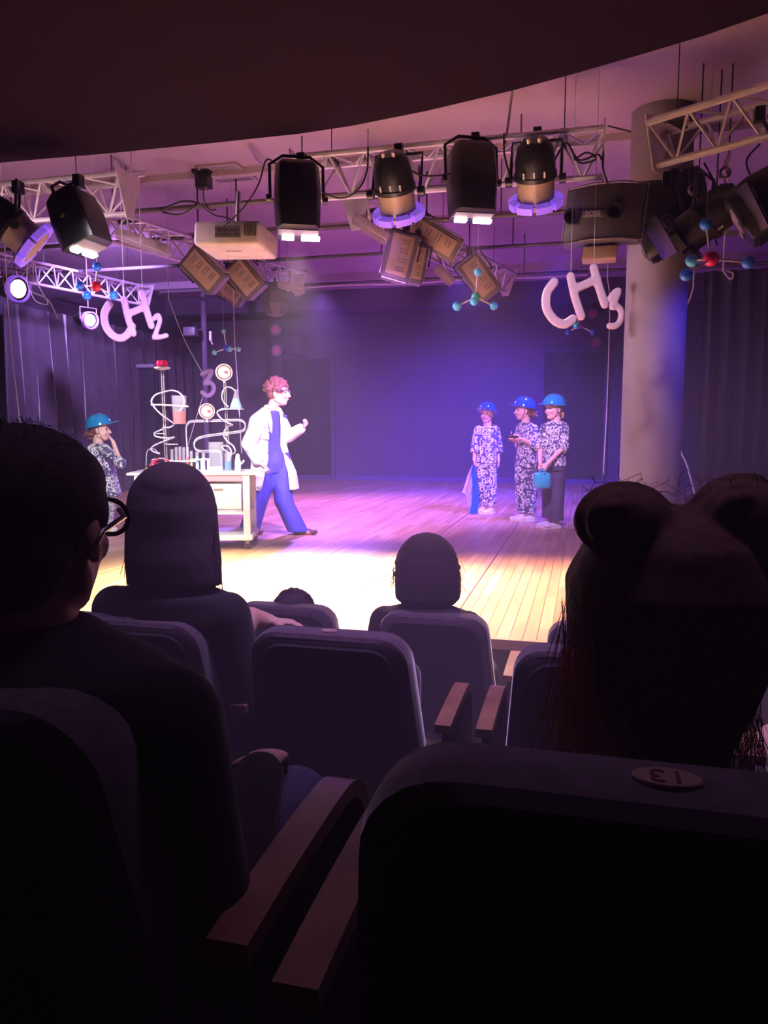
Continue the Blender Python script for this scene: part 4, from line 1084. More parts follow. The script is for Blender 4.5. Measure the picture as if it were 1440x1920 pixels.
child(DK1, dict(head=(913, 777), neck=(914, 797), chest=(912, 822), waist=(912, 845), hip=(911, 862), hem=(911, 868),
                shL=(929, 806, .03), elL=(934, 838, .04), wrL=(935, 863, .02), shR=(897, 806, -.03), elR=(891, 838, -.05), wrR=(889, 862, -.08),
                hpL=(920, 868), knL=(921, 905), ankL=(921, 953, -.02), hpR=(903, 868), knR=(903, 905), ankR=(905, 951, .04), sleeve=.45),
      -108, -122, 'child in a dark blue helmet and patterned clothes holding a sheer blue cloth', M_helm2, -.20, M_gear,
      hs=.97, arms={'L': (-UP, -RT, -FW, .35), 'R': (-UP + RT * .1, RT, -FW, .8)}, hair=M_hairb, shoe_d=-135)
child(DK2, dict(head=(982, 770), neck=(986, 790), chest=(988, 818), waist=(988, 842), hip=(988, 862), hem=(988, 868),
                shL=(1000, 804, -.10), elL=(1001, 833, -.16), wrL=(975, 822, -.20), shR=(976, 803, .10), elR=(974, 832, .08), wrR=(966, 826, -.04),
                hpL=(996, 868), knL=(995, 910), ankL=(994, 968, -.06), hpR=(979, 868), knR=(978, 910), ankR=(980, 965, .05), sleeve=.12),
      -140, -176, 'child in a blue helmet looking left and holding a small dark controller', M_helm2, -.16, M_gear,
      hs=1.0, arms={'L': (-RT + UP * .15, UP * .3 + FW, UP, .85), 'R': (-RT + UP * .2, UP * .3 - FW * .3, UP, .85)}, hair=M_hairb, seedh=5, shoe_d=-165)
child(DK3, dict(head=(1038, 767), neck=(1042, 787), chest=(1040, 815), waist=(1040, 842), hip=(1038, 866), hem=(1038, 874),
                shL=(1057, 802, -.06), elL=(1057, 838, -.12), wrL=(1026, 870, -.24), shR=(1022, 803, .06), elR=(1013, 838, -.02), wrR=(1013, 868, -.20),
                hpL=(1048, 872), knL=(1046, 915), ankL=(1043, 980, -.06), hpR=(1029, 872), knR=(1028, 915), ankR=(1029, 975, .05), sleeve=.16),
      -122, -146, 'child in a bright turquoise helmet holding a turquoise case with both hands', M_helm, -.02, M_dark,
      hs=1.03, arms={'L': (-RT * .6 - UP * .8, FW, -UP - RT, .9), 'R': (-UP + RT * .1, FW, RT, .9)}, hair=M_hairbl, seedh=8, shoe_d=-160)
DK4 = 8.75
child(DK4, dict(head=(187, 806), neck=(184, 829), chest=(188, 855), waist=(196, 888), hip=(202, 915), hem=(205, 929),
                shL=(178, 838, .12), elL=(186, 872, .12), wrL=(196, 905, .06), shR=(196, 842, -.12), elR=(226, 869, -.20), wrR=(212, 828, -.16),
                hpL=(196, 918), knL=(191, 955), ankL=(187, 991, .04), hpR=(206, 918), knR=(202, 955), ankR=(197, 994, -.04), sleeve=.12),
      -25, 6, 'child in a turquoise helmet at the left, hand raised to the mouth', M_helm, -.20,
      M_gear, hs=1.05, arms={'L': (-UP, -FW, RT, .4), 'R': (UP * .8 - RT * .55, -RT, FW, 1.0, 0)}, hair=M_hairb, seedh=9, bodyw=.15)

# things the children hold
def cloth():
    D = DK1 - .10; root = tag(None or empty('sheer_cloth', P(887, 872, D), 'sheer blue and lilac cloth hanging from the hand of the dark blue helmeted child', 'cloth'))
    def sheet(name, cols_, m, w0):
        rows = []
        for (yl, pts) in cols_:
            n = 22; ring = []
            for i in range(n + 1):
                t = i / n; x = pts[0] + (pts[1] - pts[0]) * t
                ring.append(P(x, yl + (pts[2] if len(pts) > 2 else 0) * t, D + w0 + .025 * math.sin(t * 15 + yl * .05)))
            rows.append(ring + [p + FW * .006 for p in reversed(ring)])
        MB().loft(rows).build(name, m, root)
    sheet('lilac_half', [(872, (885, 889)), (890, (877, 891)), (910, (871, 893)), (924, (866, 893)), (930, (874, 892)), (950, (877, 891)), (962, (880, 890))], M_scarf2, 0)
    sheet('blue_half', [(873, (886, 890)), (890, (884, 894)), (915, (886, 897)), (940, (885, 898)), (963, (880, 896))], M_scarf, -.05)
cloth()
c = P(960, 819, DK2 - .20)
r0 = empty('controller', c, 'small dark controller held by the middle child', 'controller')
MB().box(c, (.14, .09, .025), (unit(RT + FW * .4), unit(FW - RT * .4), UP)).build('housing', M_black, r0, bevel=.008)
MB().lathe([(.010, 0), (.007, .018), (.010, .024)], c + UP * .012, seg=10).build('thumb_stick', M_black, r0)
MB().tube([c + FW * .03 + UP * .01, c + FW * .04 + UP * .07], .003, 6).build('aerial', M_silver, r0)
c = P(1016, 901, DK3 - .25)
r0 = empty('toy_case', c, 'turquoise rounded plastic case held by the child in the turquoise helmet', 'case')
rings = []
ax_, ay_ = unit(RT + FW * .35), unit(FW - RT * .35)
for k, (s_, o) in enumerate(((.80, -.055), (.95, -.045), (1, -.02), (1, .02), (.95, .045), (.80, .055))):
    R = []
    for j in range(28):
        a = 2 * PI * j / 28; ca, sa = math.cos(a), math.sin(a); e = .35
        R.append(c + ax_ * (.092 * s_ * math.copysign(abs(ca) ** e, ca)) + UP * (.094 * s_ * math.copysign(abs(sa) ** e, sa)) + ay_ * o)
    rings.append(R)
MB().loft(rings).build('shell', M_teal, r0)
MB().tube([c + UP * .09 - ax_ * .035, c + UP * .115 - ax_ * .03, c + UP * .115 + ax_ * .03, c + UP * .09 + ax_ * .035], .008, 8).build('handle', M_teal, r0)
MB().box(c + UP * .085 - ay_ * .055, (.03, .02, .02), (ax_, ay_, UP)).build('latch', M_teal, r0, bevel=.004)

# ------------------------------------------------------------------ the lab bench and its glassware
TT = .745                                     # height of the table top
cFR = Z(468, 1030); DT = (cFR - EYE).dot(FW)
bx = unit(RT + FW * .06); by = UP.cross(bx)
BA = (bx, by, UP)
def B(x, y, z): return cFR + bx * x + by * y + UP * z      # x: 0 at the right leg, negative to the left; y: away
WID = 1.06
bench = empty('lab_bench', cFR - bx * .5, 'white wheeled lab bench crowded with glassware, left of the presenter', 'bench')
MB().box(B(-WID / 2 + .04, .28, TT - .012), (WID + .24, .62, .024), BA).build('worktop', M_wp, bench, bevel=.004)
MB().box(B(-WID / 2, .0, TT - .055), (WID, .02, .06), BA).build('apron', M_pinkp, bench)
MB().box(B(-WID / 2, .56, TT - .055), (WID, .02, .06), BA).build('apron', M_pinkp, bench)
for x, y in ((-.02, .02), (-.02, .54), (-WID + .02, .02), (-WID + .02, .54)):
    MB().box(B(x, y, .40), (.065, .065, .63), BA).build('leg', M_wp, bench, bevel=.004)
    cs = MB().lathe([(.035, -.012), (.035, .012)], B(x, y, .037), by, 16).build('caster', M_eye, bench)
    MB().box(B(x, y, .07), (.03, .04, .03), BA).build('fork', M_grey, cs)
MB().box(B(-WID / 2 - .02, .28, .50), (WID - .10, .50, .27), BA).build('drawer_box', M_wp, bench, bevel=.004)
dr = MB().box(B(-WID / 4 - .02, .012, .50), (WID / 2 - .10, .02, .21), BA).build('drawer', M_white, bench, bevel=.006)
MB().box(B(-WID / 4 - .02, -.004, .585), (.09, .02, .012), BA).build('handle', M_silver, dr)
dr = MB().box(B(-WID * .75, .012, .50), (WID / 2 - .10, .02, .21), BA).build('drawer', M_white, bench, bevel=.006)
MB().box(B(-WID * .75, -.004, .585), (.09, .02, .012), BA).build('handle', M_silver, dr)
MB().box(B(-WID / 2, .28, .355), (WID, .58, .025), BA).build('rail_shelf', M_wp, bench)
MB().box(B(-WID / 2, .28, .115), (WID + .06, .60, .05), BA).build('bottom_shelf', M_wp, bench, bevel=.004)
GD = DT + .30
def G(px, py, w_=0): return P(px, py, GD + w_)
def gl(pts, n=5): return smooth_pts([G(p[0], p[1], p[2] if len(p) > 2 else 0) for p in pts], n)
def ontop(px, w_=0):
    p = G(px, 870, w_); p.z = TT; return p
k1 = GD / FPX
# stand with beacon
b0 = ontop(312, .12); t0 = G(304, 690, .12)
st = empty('lab_stand', b0, 'tall metal stand topped by a red beacon and wrapped in clear coiled tubing', 'lab stand')
MB().lathe([(.09, 0), (.09, .012), (.02, .02)], b0).build('base', M_grey, st)
for dx in (-.010, .010): MB().tube([b0 + RT * dx, t0 + RT * dx], .0062, 10).build('pole', M_silver, st)
bc = MB().lathe([(.03, -.02), (.080, -.006), (.080, .006), (.05, .014)], t0, seg=28).build('beacon_plate', M_wp, st)
MB().lathe([(.058, .014), (.058, .055), (.050, .072), (.01, .074)], t0, seg=28).build('beacon_lamp', M_beacon, bc)
MB().tube([G(283, 759, .05), G(300, 759, .06), G(353, 762, -.02)], .008, 8).build('clamp_rod', M_wp, st)
for y, x0, x1 in ((801, 305, 320), (813, 293, 310), (833, 308, 333)): MB().tube([G(x0, y, .12), G(x1, y, .0)], .004, 6).build('clamp_rod', M_wp, st)
MB().tube(gl([(331, 780, 0), (338, 770, 0), (344, 761, 0), (345, 749, .0), (337, 737, .06), (323, 732, .10), (307, 735, .05), (291, 741, 0), (284, 752, -.04), (289, 763, -.06), (301, 776, -.04), (316, 787, .0), (326, 795, .06), (321, 800, .12), (302, 806, .18), (290, 812, .10), (292, 818, .0), (306, 821, -.05), (320, 821, -.02), (326, 820, .04), (306, 828, .12), (290, 835, .08), (283, 842, 0), (290, 848, -.04), (300, 850, -.03)]), .0085, 8).build('coiled_tube', M_tubew, st)
# tall beaker of red liquid held on the rod
def beaker(px0, px1, ptop, pbot, pliq, liq, label, w_=0, on=None, foot=.92, cat='beaker', name='beaker'):
    c = G((px0 + px1) / 2, pbot, w_); 
    if on == 'top': c.z = TT + .001
    H = (pbot - ptop) * k1; r = (px1 - px0) / 2 * k1
    rt = empty(name, c, label, cat)
    MB().lathe([(r * foot * .96, .004), (r * foot, .0), (r, H), (r + .004, H + .003), (r - .004, H), (r * foot - .004, .006)], c, seg=28, cap=False).build('glass', M_glass, rt)
    if liq:
        h = (pbot - pliq) * k1; MB().lathe([(r * foot - .005, .005), (r * (foot + (1 - foot) * h / H) - .005, h)], c, seg=28).build('liquid', liq, rt)
    return rt
beaker(323, 351, 743, 795, 772, M_redl, 'tall clear beaker half full of red liquid held on the beacon stand', 0, foot=.84)
beaker(392, 420, 827, 880, 872, M_wp, 'tall clear cylinder with a little white liquid on the bench', -.10, 'top', .94)
beaker(421, 435, 848, 882, 863, M_bluel, 'small beaker of dark blue liquid standing right of the tall clear cylinder', -.16, 'top', .96)
# rack of test tubes
rk = ontop(346, -.02); r0 = empty('tube_rack', rk, 'white rack of clear test tubes in the middle of the bench', 'rack')
MB().box(rk + UP * .012, (.27, .09, .024), BA).build('rack_base', M_wp, r0)
MB().box(rk + UP * .095, (.27, .09, .010), BA).build('rack_top', M_wp, r0)
for sx in (-.13, .13): MB().box(rk + bx * sx + UP * .06, (.012, .08, .10), BA).build('rack_side', M_wp, r0)
for i, (px, tp, lq) in enumerate(((323, 842, None), (331, 838, None), (338, 837, M_redw), (345, 838, None), (352, 837, M_redw), (359, 845, M_yel))):
    c = ontop(px, -.02) + UP * .025; H = max(.05, (882 - tp) * k1 - .03)
    tt = empty('test_tube', c, ('clear empty test tube', 'clear test tube', 'test tube of red liquid', 'plain clear test tube', 'second test tube of red liquid', 'short test tube of yellow liquid')[i] + ' in the white rack, number %s from the left' % ('one', 'two', 'three', 'four', 'five', 'six')[i], 'test tube', 'test tubes in the rack')
    MB().lathe([(.004, .0), (.014, .008), (.0155, .02), (.0155, H), (.018, H + .004), (.013, H), (.013, .02)], c, seg=16, cap=False).build('glass', M_glass, tt)
    if lq: MB().lathe([(.005, .003), (.012, .010), (.012, H * .55)], c, seg=14).build('liquid', lq, tt)
for px, m_, l, y_ in ((370, M_cyl, 'slim tube of pale blue liquid beside the white rack', 845), (382, M_wp, 'slim tube of white liquid beside the pale blue one', 847)):
    c = ontop(px, -.08) + UP * .002; H = (880 - y_) * k1; tt = empty('liquid_tube', c, l, 'test tube')
    MB().lathe([(.018, 0), (.018, H), (.015, H), (.015, .004)], c, seg=16, cap=False).build('glass', M_glass, tt)
    MB().lathe([(.014, .003), (.014, H * .75)], c, seg=14).build('liquid', m_, tt)
    MB().lathe([(.024, -.001), (.024, .006)], c, seg=16).build('foot', M_wp, tt)
# white pipe fitting and bottle
r0 = empty('pipe_fitting', ontop(385, -.12), 'white plastic T shaped pipe standing on the bench front', 'pipe')
a = ontop(362, -.12) + UP * .012; 
MB().tube([ontop(391, -.12) + UP * .001, G(391, 862, -.12), ], .014, 12).build('upright_pipe', M_wp, r0)
MB().tube([G(358, 862, -.12), G(394, 861, -.12)], .009, 12).build('cross_pipe', M_wp, r0)
MB().tube([ontop(378, -.12) + UP * .001, G(378, 861, -.12)], .011, 12).build('upright_pipe', M_wp, r0)
c = ontop(446, -.14); r0 = empty('wash_bottle', c, 'white bottle with a side spout beside the presenter', 'bottle')
MB().lathe([(.030, .0), (.031, .01), (.030, .10), (.022, .125), (.020, .155), (.014, .170), (.002, .174)], c, seg=24).build('bottle_body', M_wp, r0)
MB().tube([c + UP * .05, c + RT * .045 + UP * .085, c + RT * .062 + UP * .11], .009, 10).build('spout', M_wp, r0)
c = ontop(431, -.20); r0 = empty('small_dish', c, 'tiny white dish on the bench before the white bottle', 'dish')
MB().lathe([(.022, 0), (.030, .008), (.028, .010), (.018, .003)], c, seg=18).build('dish', M_wp, r0)
# bent glass pipe frame with gauge
fb = ontop(351, .06)
fm = empty('glass_pipe_frame', fb, 'bent clear double pipe winding across the bench under the lower gauge', 'pipe')
fm_pts = gl([(354, 878, .06), (352, 850, .06), (349, 805, .06), (352, 794, .06), (361, 790, .06), (390, 789, .06), (430, 788, .06), (450, 788, .06), (459, 794, .06), (459, 804, .06), (450, 809, .06), (420, 813, .06), (385, 818, .06), (370, 823, .06), (364, 832, .06), (367, 842, .06), (376, 846, .06), (405, 846, .06), (414, 850, .06), (415, 876, .06)], 6)
fm_pts[0].z = TT; fm_pts[-1].z = TT
MB().tube([p + UP * .006 - FW * .004 for p in fm_pts], .0062, 8).build('outer_pipe', M_tubew, fm)
MB().tube([p - UP * .008 + FW * .006 for p in fm_pts], .0055, 8).build('inner_pipe', M_tubew, fm)
def gauge(px, py, r, label, stem):
    c = G(px, py, .0); n = unit(-FW * .95 + RT * .30); x = UP.cross(n).normalized()
    R = r * k1; rt = empty('pressure_gauge', c, label, 'gauge')
    MB().lathe([(R * .8, -.03), (R, -.028), (R, .008), (R * .93, .012), (R * .88, .004)], c, n, 32).build('case', M_wp, rt)
    MB().lathe([(R * .88, 0), (R * .88, .006)], c, n, 32).build('face', M_gauge, rt)
    MB().lathe([(R * .88, .0065), (R * .80, .0095), (R * .72, .0065)], c, n, 32, cap=False).build('dial_ring', M_brownp, rt)
    MB().prism([(-.028, 0), (.018, -.020), (.018, .020)], c + n * .009 + x * R * .22, x, UP, n, .003).build('pointer', M_brownp, rt)
    a = c - UP * R * .95 - n * .01; MB().tube([a, a - UP * stem * k1], .007, 10).build('stem', M_wp, rt)
    MB().lathe([(.010, -.008), (.010, .008)], a - UP * stem * k1 * .8, seg=8).build('nut', M_wp, rt)
gauge(388, 771, 14.5, 'round white pressure gauge standing on the bent pipe', 6)
gauge(420, 698, 15.5, 'round white pressure gauge on top of the right-hand stand', 4)
# right hand stand
b0 = ontop(429, .10); t0 = G(421, 716, .02)
st = empty('lab_stand', b0, 'slimmer metal stand carrying the upper gauge and a small shelf', 'lab stand')
MB().lathe([(.07, 0), (.07, .012), (.015, .02)], b0).build('base', M_grey, st)
for dx in (-.008, .010): MB().tube([b0 + RT * dx, t0 + RT * dx], .0055, 10).build('pole', M_silver, st)
sh = G(436, 767, .0)
MB().box(sh, (.215, .10, .010), (RT, FW, UP)).build('shelf', M_wp, st, bevel=.003)
for y in (788, 815): MB().ell(G(425, y, .07), .014, seg=10, rings=8).build('pole_clamp', M_wp, st)
MB().tube(gl([(441, 733, 0), (434, 727, .02), (425, 726, .03), (418, 733, .03), (416, 745, .0), (420, 755, -.02), (428, 763, -.02)]), .007, 8).build('flask_tube', M_tubew, st)
MB().tube(gl([(424, 768, .02), (412, 769, .06), (407, 774, .06), (413, 783, .02), (422, 790, .0), (432, 795, .0), (436, 797, .02), (427, 800, .08), (421, 808, .10), (420, 818, .06), (427, 828, .0), (437, 836, -.03), (441, 845, -.03), (437, 851, .02), (427, 848, .08), (417, 840, .10), (420, 836, .08), (429, 838, .0), (434, 848, -.04), (431, 860, -.08), (428, 870, -.15)]), .0075, 8).build('coiled_tube', M_tubew, st)
# conical flask
c = sh + UP * .006 + RT * .035
r0 = empty('conical_flask', c, 'conical flask of light blue liquid on the small shelf', 'flask')
H = .185; MB().lathe([(.055, .002), (.064, .0), (.066, .008), (.020, .135), (.016, H - .02), (.021, H), (.018, H - .002), (.013, H - .02), (.016, .135), (.061, .009)], c, seg=28, cap=False).build('glass', M_glass, r0)
MB().lathe([(.055, .003), (.060, .010), (.030, .095)], c, seg=28).build('liquid', M_cyl, r0)
# nest of red and white tubes with connectors at the left of the bench
c = ontop(300, -.06); r0 = empty('tubing_tangle', c, 'tangle of thin red and clear tubes with yellow plugs at the bench left', 'tubing')
random.seed(12)
for i in range(9):
    pts = []; a = random.uniform(0, 6)
    for k_ in range(9):
        a += random.uniform(.6, 1.1); rr_ = random.uniform(.04, .095)
        pts.append(c + RT * (rr_ * 1.25 * math.cos(a) + .01) + FW * .5 * rr_ * math.sin(a * 1.3) + UP * (.07 + .055 * math.sin(a)))
    MB().tube(smooth_pts(pts, 5), .0045, 6).build('thin_tube', (M_redw, M_tubew, M_redw)[i % 3], r0)
MB().box(c + UP * .055 + RT * .02, (.10, .06, .05), BA).build('pump_block', M_beacon, r0, bevel=.006)
MB().tube(gl([(274, 874, -.08), (275, 850, -.05), (281, 842, -.02), (291, 843, 0), (298, 853, 0)]), .004, 6).build('thin_tube', M_tubew, r0)
MB().box(ontop(276, -.10) + UP * .018, (.035, .03, .035), BA).build('plug', M_yel, r0, bevel=.005)
MB().box(ontop(272, -.12) + UP * .008, (.03, .03, .014), BA).build('plug', M_redw, r0, bevel=.003)
c = ontop(322, -.02)
r0 = empty('filter_head', c, 'cluster of stubby white plastic filters right of the tube tangle', 'filter')
for i in range(4):
    p = c + RT * (.018 * i - .03) + FW * (.02 * (i % 2)); MB().lathe([(.017, 0), (.017, .05 + .012 * i), (.010, .058 + .012 * i), (.010, .09)], p, seg=14).build('filter_cup', M_wp, r0)

# ------------------------------------------------------------------ the audience
def seated(label, X, Y, fz, hc, hdeg, sw, shirt, sk, hs=1.0, shz=None, lean=(0, 0), arm_out=.03, name_shirt='shirt', foldarm=None):
    """adult or child sitting in a seat, facing the stage. hc: head centre"""
    root = person_root('person', V((X, Y + .30, fz)), label)
    hc = V(hc); hf = uv(hdeg); R = V((1, 0, 0)); F = V((0, 1, 0))
    shz = shz or hc.z - .27 * hs
    nb = V((hc.x, hc.y - .02, shz + .06)); sc = V((hc.x + lean[0], hc.y - .03, shz))
    k = sw / .20
    hip = V((X, Y + .28, fz + .52)); mid = (sc + hip) / 2 + V((0, -.03, 0))
    shL, shR = sc - R * (sw - .035) - UP * .036 * k, sc + R * (sw - .035) - UP * .036 * k
    elL, elR = shL + V((-arm_out, .04, -.27 * k)), shR + V((arm_out, .04, -.27 * k))
    wrL, wrR = V((X - .12, Y + .60, fz + .64)), V((X + .12, Y + .60, fz + .64))
    knL, knR = V((X - .13, Y + .72, fz + .50)), V((X + .13, Y + .72, fz + .50))
    anL, anR = V((X - .13, Y + .74, fz + .09)), V((X + .13, Y + .74, fz + .09))
    b = MB(); head_prims(b, hc, hf, (0, 0, 1), hs, nb)
    b.sect([(nb, R * .06, F * .06), (sc + UP * .0, R * sw * .62, F * .070), (sc - UP * .06, R * sw, F * .10), (mid, R * sw * .82, F * .10), (hip + UP * .04, R * .165 * k, F * .12), (hip - UP * .05, R * .16 * k, F * .12)])
    for s_, e_, w_ in ((shL, elL, wrL), (shR, elR, wrR)): b.chain([s_, e_, w_], [.048 * k, .038 * k, .026 * k])
    for h_, kn, an in ((hip - R * .09, knL, anL), (hip + R * .09, knR, anR)):
        b.chain([h_, kn, an], [.08 * k, .058 * k, .04 * k]); b.cap(an - UP * .04, .04, an + V((0, .14, -.055)), .032)
    hand_prims(b, wrL, V((.3, 1, -.25)), -UP, RT, .5, .95 * k); hand_prims(b, wrR, V((-.3, 1, -.25)), -UP, -RT, .5, .95 * k)
    b.blob('body', sk, root, .0085, 2)
    face_parts(root, hc, hf, (0, 0, 1), hs)
    t = MB()
    t.sect([(nb + UP * .005, R * .072, F * .068), (nb - UP * .02, R * sw * .52, F * .095), (sc + UP * .018, R * sw * .92, F * .115), (sc - UP * .06, R * (sw + .012), F * .12), (mid, R * sw * .92, F * .125), (hip + UP * .02, R * .185 * k, F * .14)])
    for s_, e_, w_ in ((shL, elL, wrL), (shR, elR, wrR)): t.chain([s_, e_, e_ + (w_ - e_) * .9], [.064 * k, .056 * k, .042 * k])
    t.blob(name_shirt, shirt, root, .011, 3)
    t = MB()
    for h_, kn, an in ((hip - R * .09, knL, anL), (hip + R * .09, knR, anR)): t.chain([h_, kn, an + UP * .06], [.095 * k, .075 * k, .06 * k])
    t.blob('trousers', M_dark, root, .012, 2)
    for an in (anL, anR):
        f_ = MB().cap(an - UP * .045, .045, an + V((0, .15, -.055)), .036); f_.blob('shoe', M_black, root, .01, 1)
    return root, hf, nb, sc
def hair_shape(root, m, fn, name='hair', voxel=.009, smooth=2, strands=None, r=.0011):
    h = MB(); fn(h); o = h.blob(name, m, root, voxel, smooth)
    if strands:
        s = MB()
        for pts in strands: s.tube(pts, r, 4)
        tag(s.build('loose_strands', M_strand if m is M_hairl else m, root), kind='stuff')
    return o
def strand_fan(n, p0f, dirf, L, jit, seed=1):
    random.seed(seed); out = []
    for i in range(n):
        p = p0f(); d = unit(dirf()); pts = [p]; c = V([random.gauss(0, jit) for _ in range(3)])
        for k in range(6):
            d = unit(d + c * .35 + V([random.gauss(0, jit * .5) for _ in range(3)])); p = p + d * L * random.uniform(.7, 1.2) / 6; pts.append(p)
        out.append(pts)
    return out

# 1 person with glasses, lower left
hD = .90
hc = P(62, 990, hD)
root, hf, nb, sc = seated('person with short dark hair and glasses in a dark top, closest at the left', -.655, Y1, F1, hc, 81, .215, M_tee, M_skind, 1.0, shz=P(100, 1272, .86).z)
lf = limb_side(hf); q = lambda a, b_, d: hc + hf * a + lf * b_ + UP * d
def fn(h):
    h.ell(q(-.022, 0, .040), (.108, .090, .084), (hf, lf, UP), 24, 16); h.ell(q(-.055, 0, -.015), (.068, .078, .075), (hf, lf, UP), 20, 14)
    h.ell(q(.0, 0, .052), (.098, .080, .060), (hf, lf, UP), 24, 14)
    for k in (-1, 1): h.ell(q(.012, .076 * k, .02), (.022, .010, .035), (hf, lf, UP))
random.seed(21)
st_ = strand_fan(260, lambda: q(-.022, 0, .040) + (lambda a, e: hf * .106 * math.cos(a) * math.cos(e) + lf * .089 * math.sin(a) * math.cos(e) + UP * .086 * math.sin(e))(random.uniform(0, 6.28), random.uniform(.1, 1.4)), lambda: UP * .5 - hf * .8 + V([random.gauss(0, .3) for _ in range(3)]), .009, .2, 3)
hair_shape(root, M_hairk, fn, strands=st_, r=.0004)
g = MB()
for k in (-1, 1):
    ring = [q(.105 - .010 * abs(math.cos(a)), .040 * k + .031 * math.cos(a), .002 + .023 * math.sin(a)) for a in [2 * PI * j / 20 for j in range(21)]]
    g.tube(ring, .0032, 8)
    g.tube([q(.097, .058 * k, .012), q(.06, .084 * k, .008), q(.0, .088 * k, -.002), q(-.012, .086 * k, -.015)], .0034, 8)
g.tube([q(.106, -.009, .006), q(.112, 0, .010), q(.106, .009, .006)], .002, 6)
gl_ = lab(g.build('glasses', M_glassd, root), 'dark framed glasses')
for k in (-1, 1): MB().ell(q(.103, .040 * k, .002), (.0015, .028, .021), (hf, lf, UP), 20, 10).build('lens', M_glass, gl_)

# 2 long haired woman, second row
hD = 2.45; hc = P(322, 950, hD)
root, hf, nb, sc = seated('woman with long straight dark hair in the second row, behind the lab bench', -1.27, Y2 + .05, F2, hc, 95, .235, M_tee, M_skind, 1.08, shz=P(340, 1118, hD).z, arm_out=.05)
def fn(h):
    k = hD / FPX
    h.ell(P(322, 950, hD + .01), (82 * k, .150, 86 * k), (RT, FW, UP), 24, 16); h.ell(P(322, 915, hD - .01), (66 * k, .12, 50 * k), (RT, FW, UP), 24, 16)
    h.sect([(P(322, 905, hD), RT * 66 * k, FW * .12), (P(322, 950, hD), RT * 84 * k, FW * .145), (P(323, 1000, hD - .02), RT * 87 * k, FW * .12), (P(325, 1050, hD - .05), RT * 90 * k, FW * .10), (P(328, 1098, hD - .07), RT * 88 * k, FW * .075)])
def lfn(n, x0, x1, seed, D_, y0=960, y1=1090, L=.2, dx=.10):
    random.seed(seed)
    out = []
    for i in range(n):
        x = random.uniform(x0, x1); y = random.uniform(y0, y1); p = P(x, y, D_ + random.uniform(-.05, .05)); d = -UP + RT * random.gauss(0, dx)
        pts = [p]; c = RT * random.gauss(0, dx * .5)
        for k in range(5): d = unit(d + c * .4); p = p + d * L / 5; pts.append(p)
        out.append(pts)
    return out
hair_shape(root, M_hairk, fn, strands=lfn(26, 400, 411, 4, hD - .05, 980, 1040, .17) + lfn(22, 233, 242, 5, hD - .05, 1000, 1050, .12), r=.0009)
# her raised forearm over the backrest
a0 = P(470, 1158, 2.62); a1 = P(505, 1166, 2.65)
b = MB(); b.chain([P(450, 1190, 2.55), a0, a1], [.045, .038, .028]); hand_prims(b, a1, RT + UP * -.06, -UP - FW * .2, -FW + UP * .3, .35, 1.0)
b.blob('forearm_and_hand', M_skind, root, .006, 1)

# 3 woman with the bob, third row
hD = 3.42; hc = P(801, 1062, hD)
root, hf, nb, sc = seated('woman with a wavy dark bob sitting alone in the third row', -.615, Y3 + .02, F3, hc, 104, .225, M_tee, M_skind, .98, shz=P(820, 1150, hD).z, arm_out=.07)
def fn(h):
    k = hD / FPX
    h.ell(P(800, 1058, hD + .01), (60 * k, .150, 60 * k), (RT, FW, UP), 24, 16); h.ell(P(800, 1032, hD - .01), (46 * k, .12, 34 * k), (RT, FW, UP), 24, 16)
    h.sect([(P(799, 1035, hD), RT * 52 * k, FW * .13), (P(801, 1065, hD), RT * 61 * k, FW * .14), (P(802, 1090, hD - .01), RT * 63 * k, FW * .13), (P(802, 1120, hD - .02), RT * 62 * k, FW * .11), (P(803, 1132, hD - .02), RT * 50 * k, FW * .09)])
    random.seed(4)
    for i in range(30):
        sx = random.choice((-1, 1)); y = random.uniform(1050, 1116); h.ell(P(801 + sx * random.uniform(50, 57), y, hD + random.uniform(-.06, .06)), random.uniform(.010, .020), seg=8, rings=6)
hair_shape(root, M_hairk, fn, strands=lfn(26, 858, 865, 6, hD, 1050, 1095, .07, .5) + lfn(26, 737, 744, 7, hD, 1060, 1095, .07, .5), r=.0010)

# 4 small curly head, third row
hD = 3.55; hc = P(550, 1148, hD)
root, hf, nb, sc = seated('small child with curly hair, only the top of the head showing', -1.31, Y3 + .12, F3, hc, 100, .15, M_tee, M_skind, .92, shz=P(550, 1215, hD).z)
def fn(h):
    k = hD / FPX
    h.ell(P(550, 1142, hD), (38 * k, .11, 40 * k), (RT, FW, UP), 20, 14)
    random.seed(14)
    for i in range(60):
        a = random.uniform(0, PI); h.ell(P(550 + 36 * math.cos(a), 1140 - 34 * math.sin(a), hD + random.uniform(-.06, .06)), random.uniform(.008, .016), seg=8, rings=6)
random.seed(16)
st_ = strand_fan(60, lambda: (lambda a: P(550 + 36 * math.cos(a), 1140 - 35 * math.sin(a), hD + random.uniform(-.05, .05)))(random.uniform(0, PI)), lambda: UP + V([random.gauss(0, .8) for _ in range(3)]), .035, .6, 17)
hair_shape(root, M_hairk, fn, strands=st_, r=.0009)

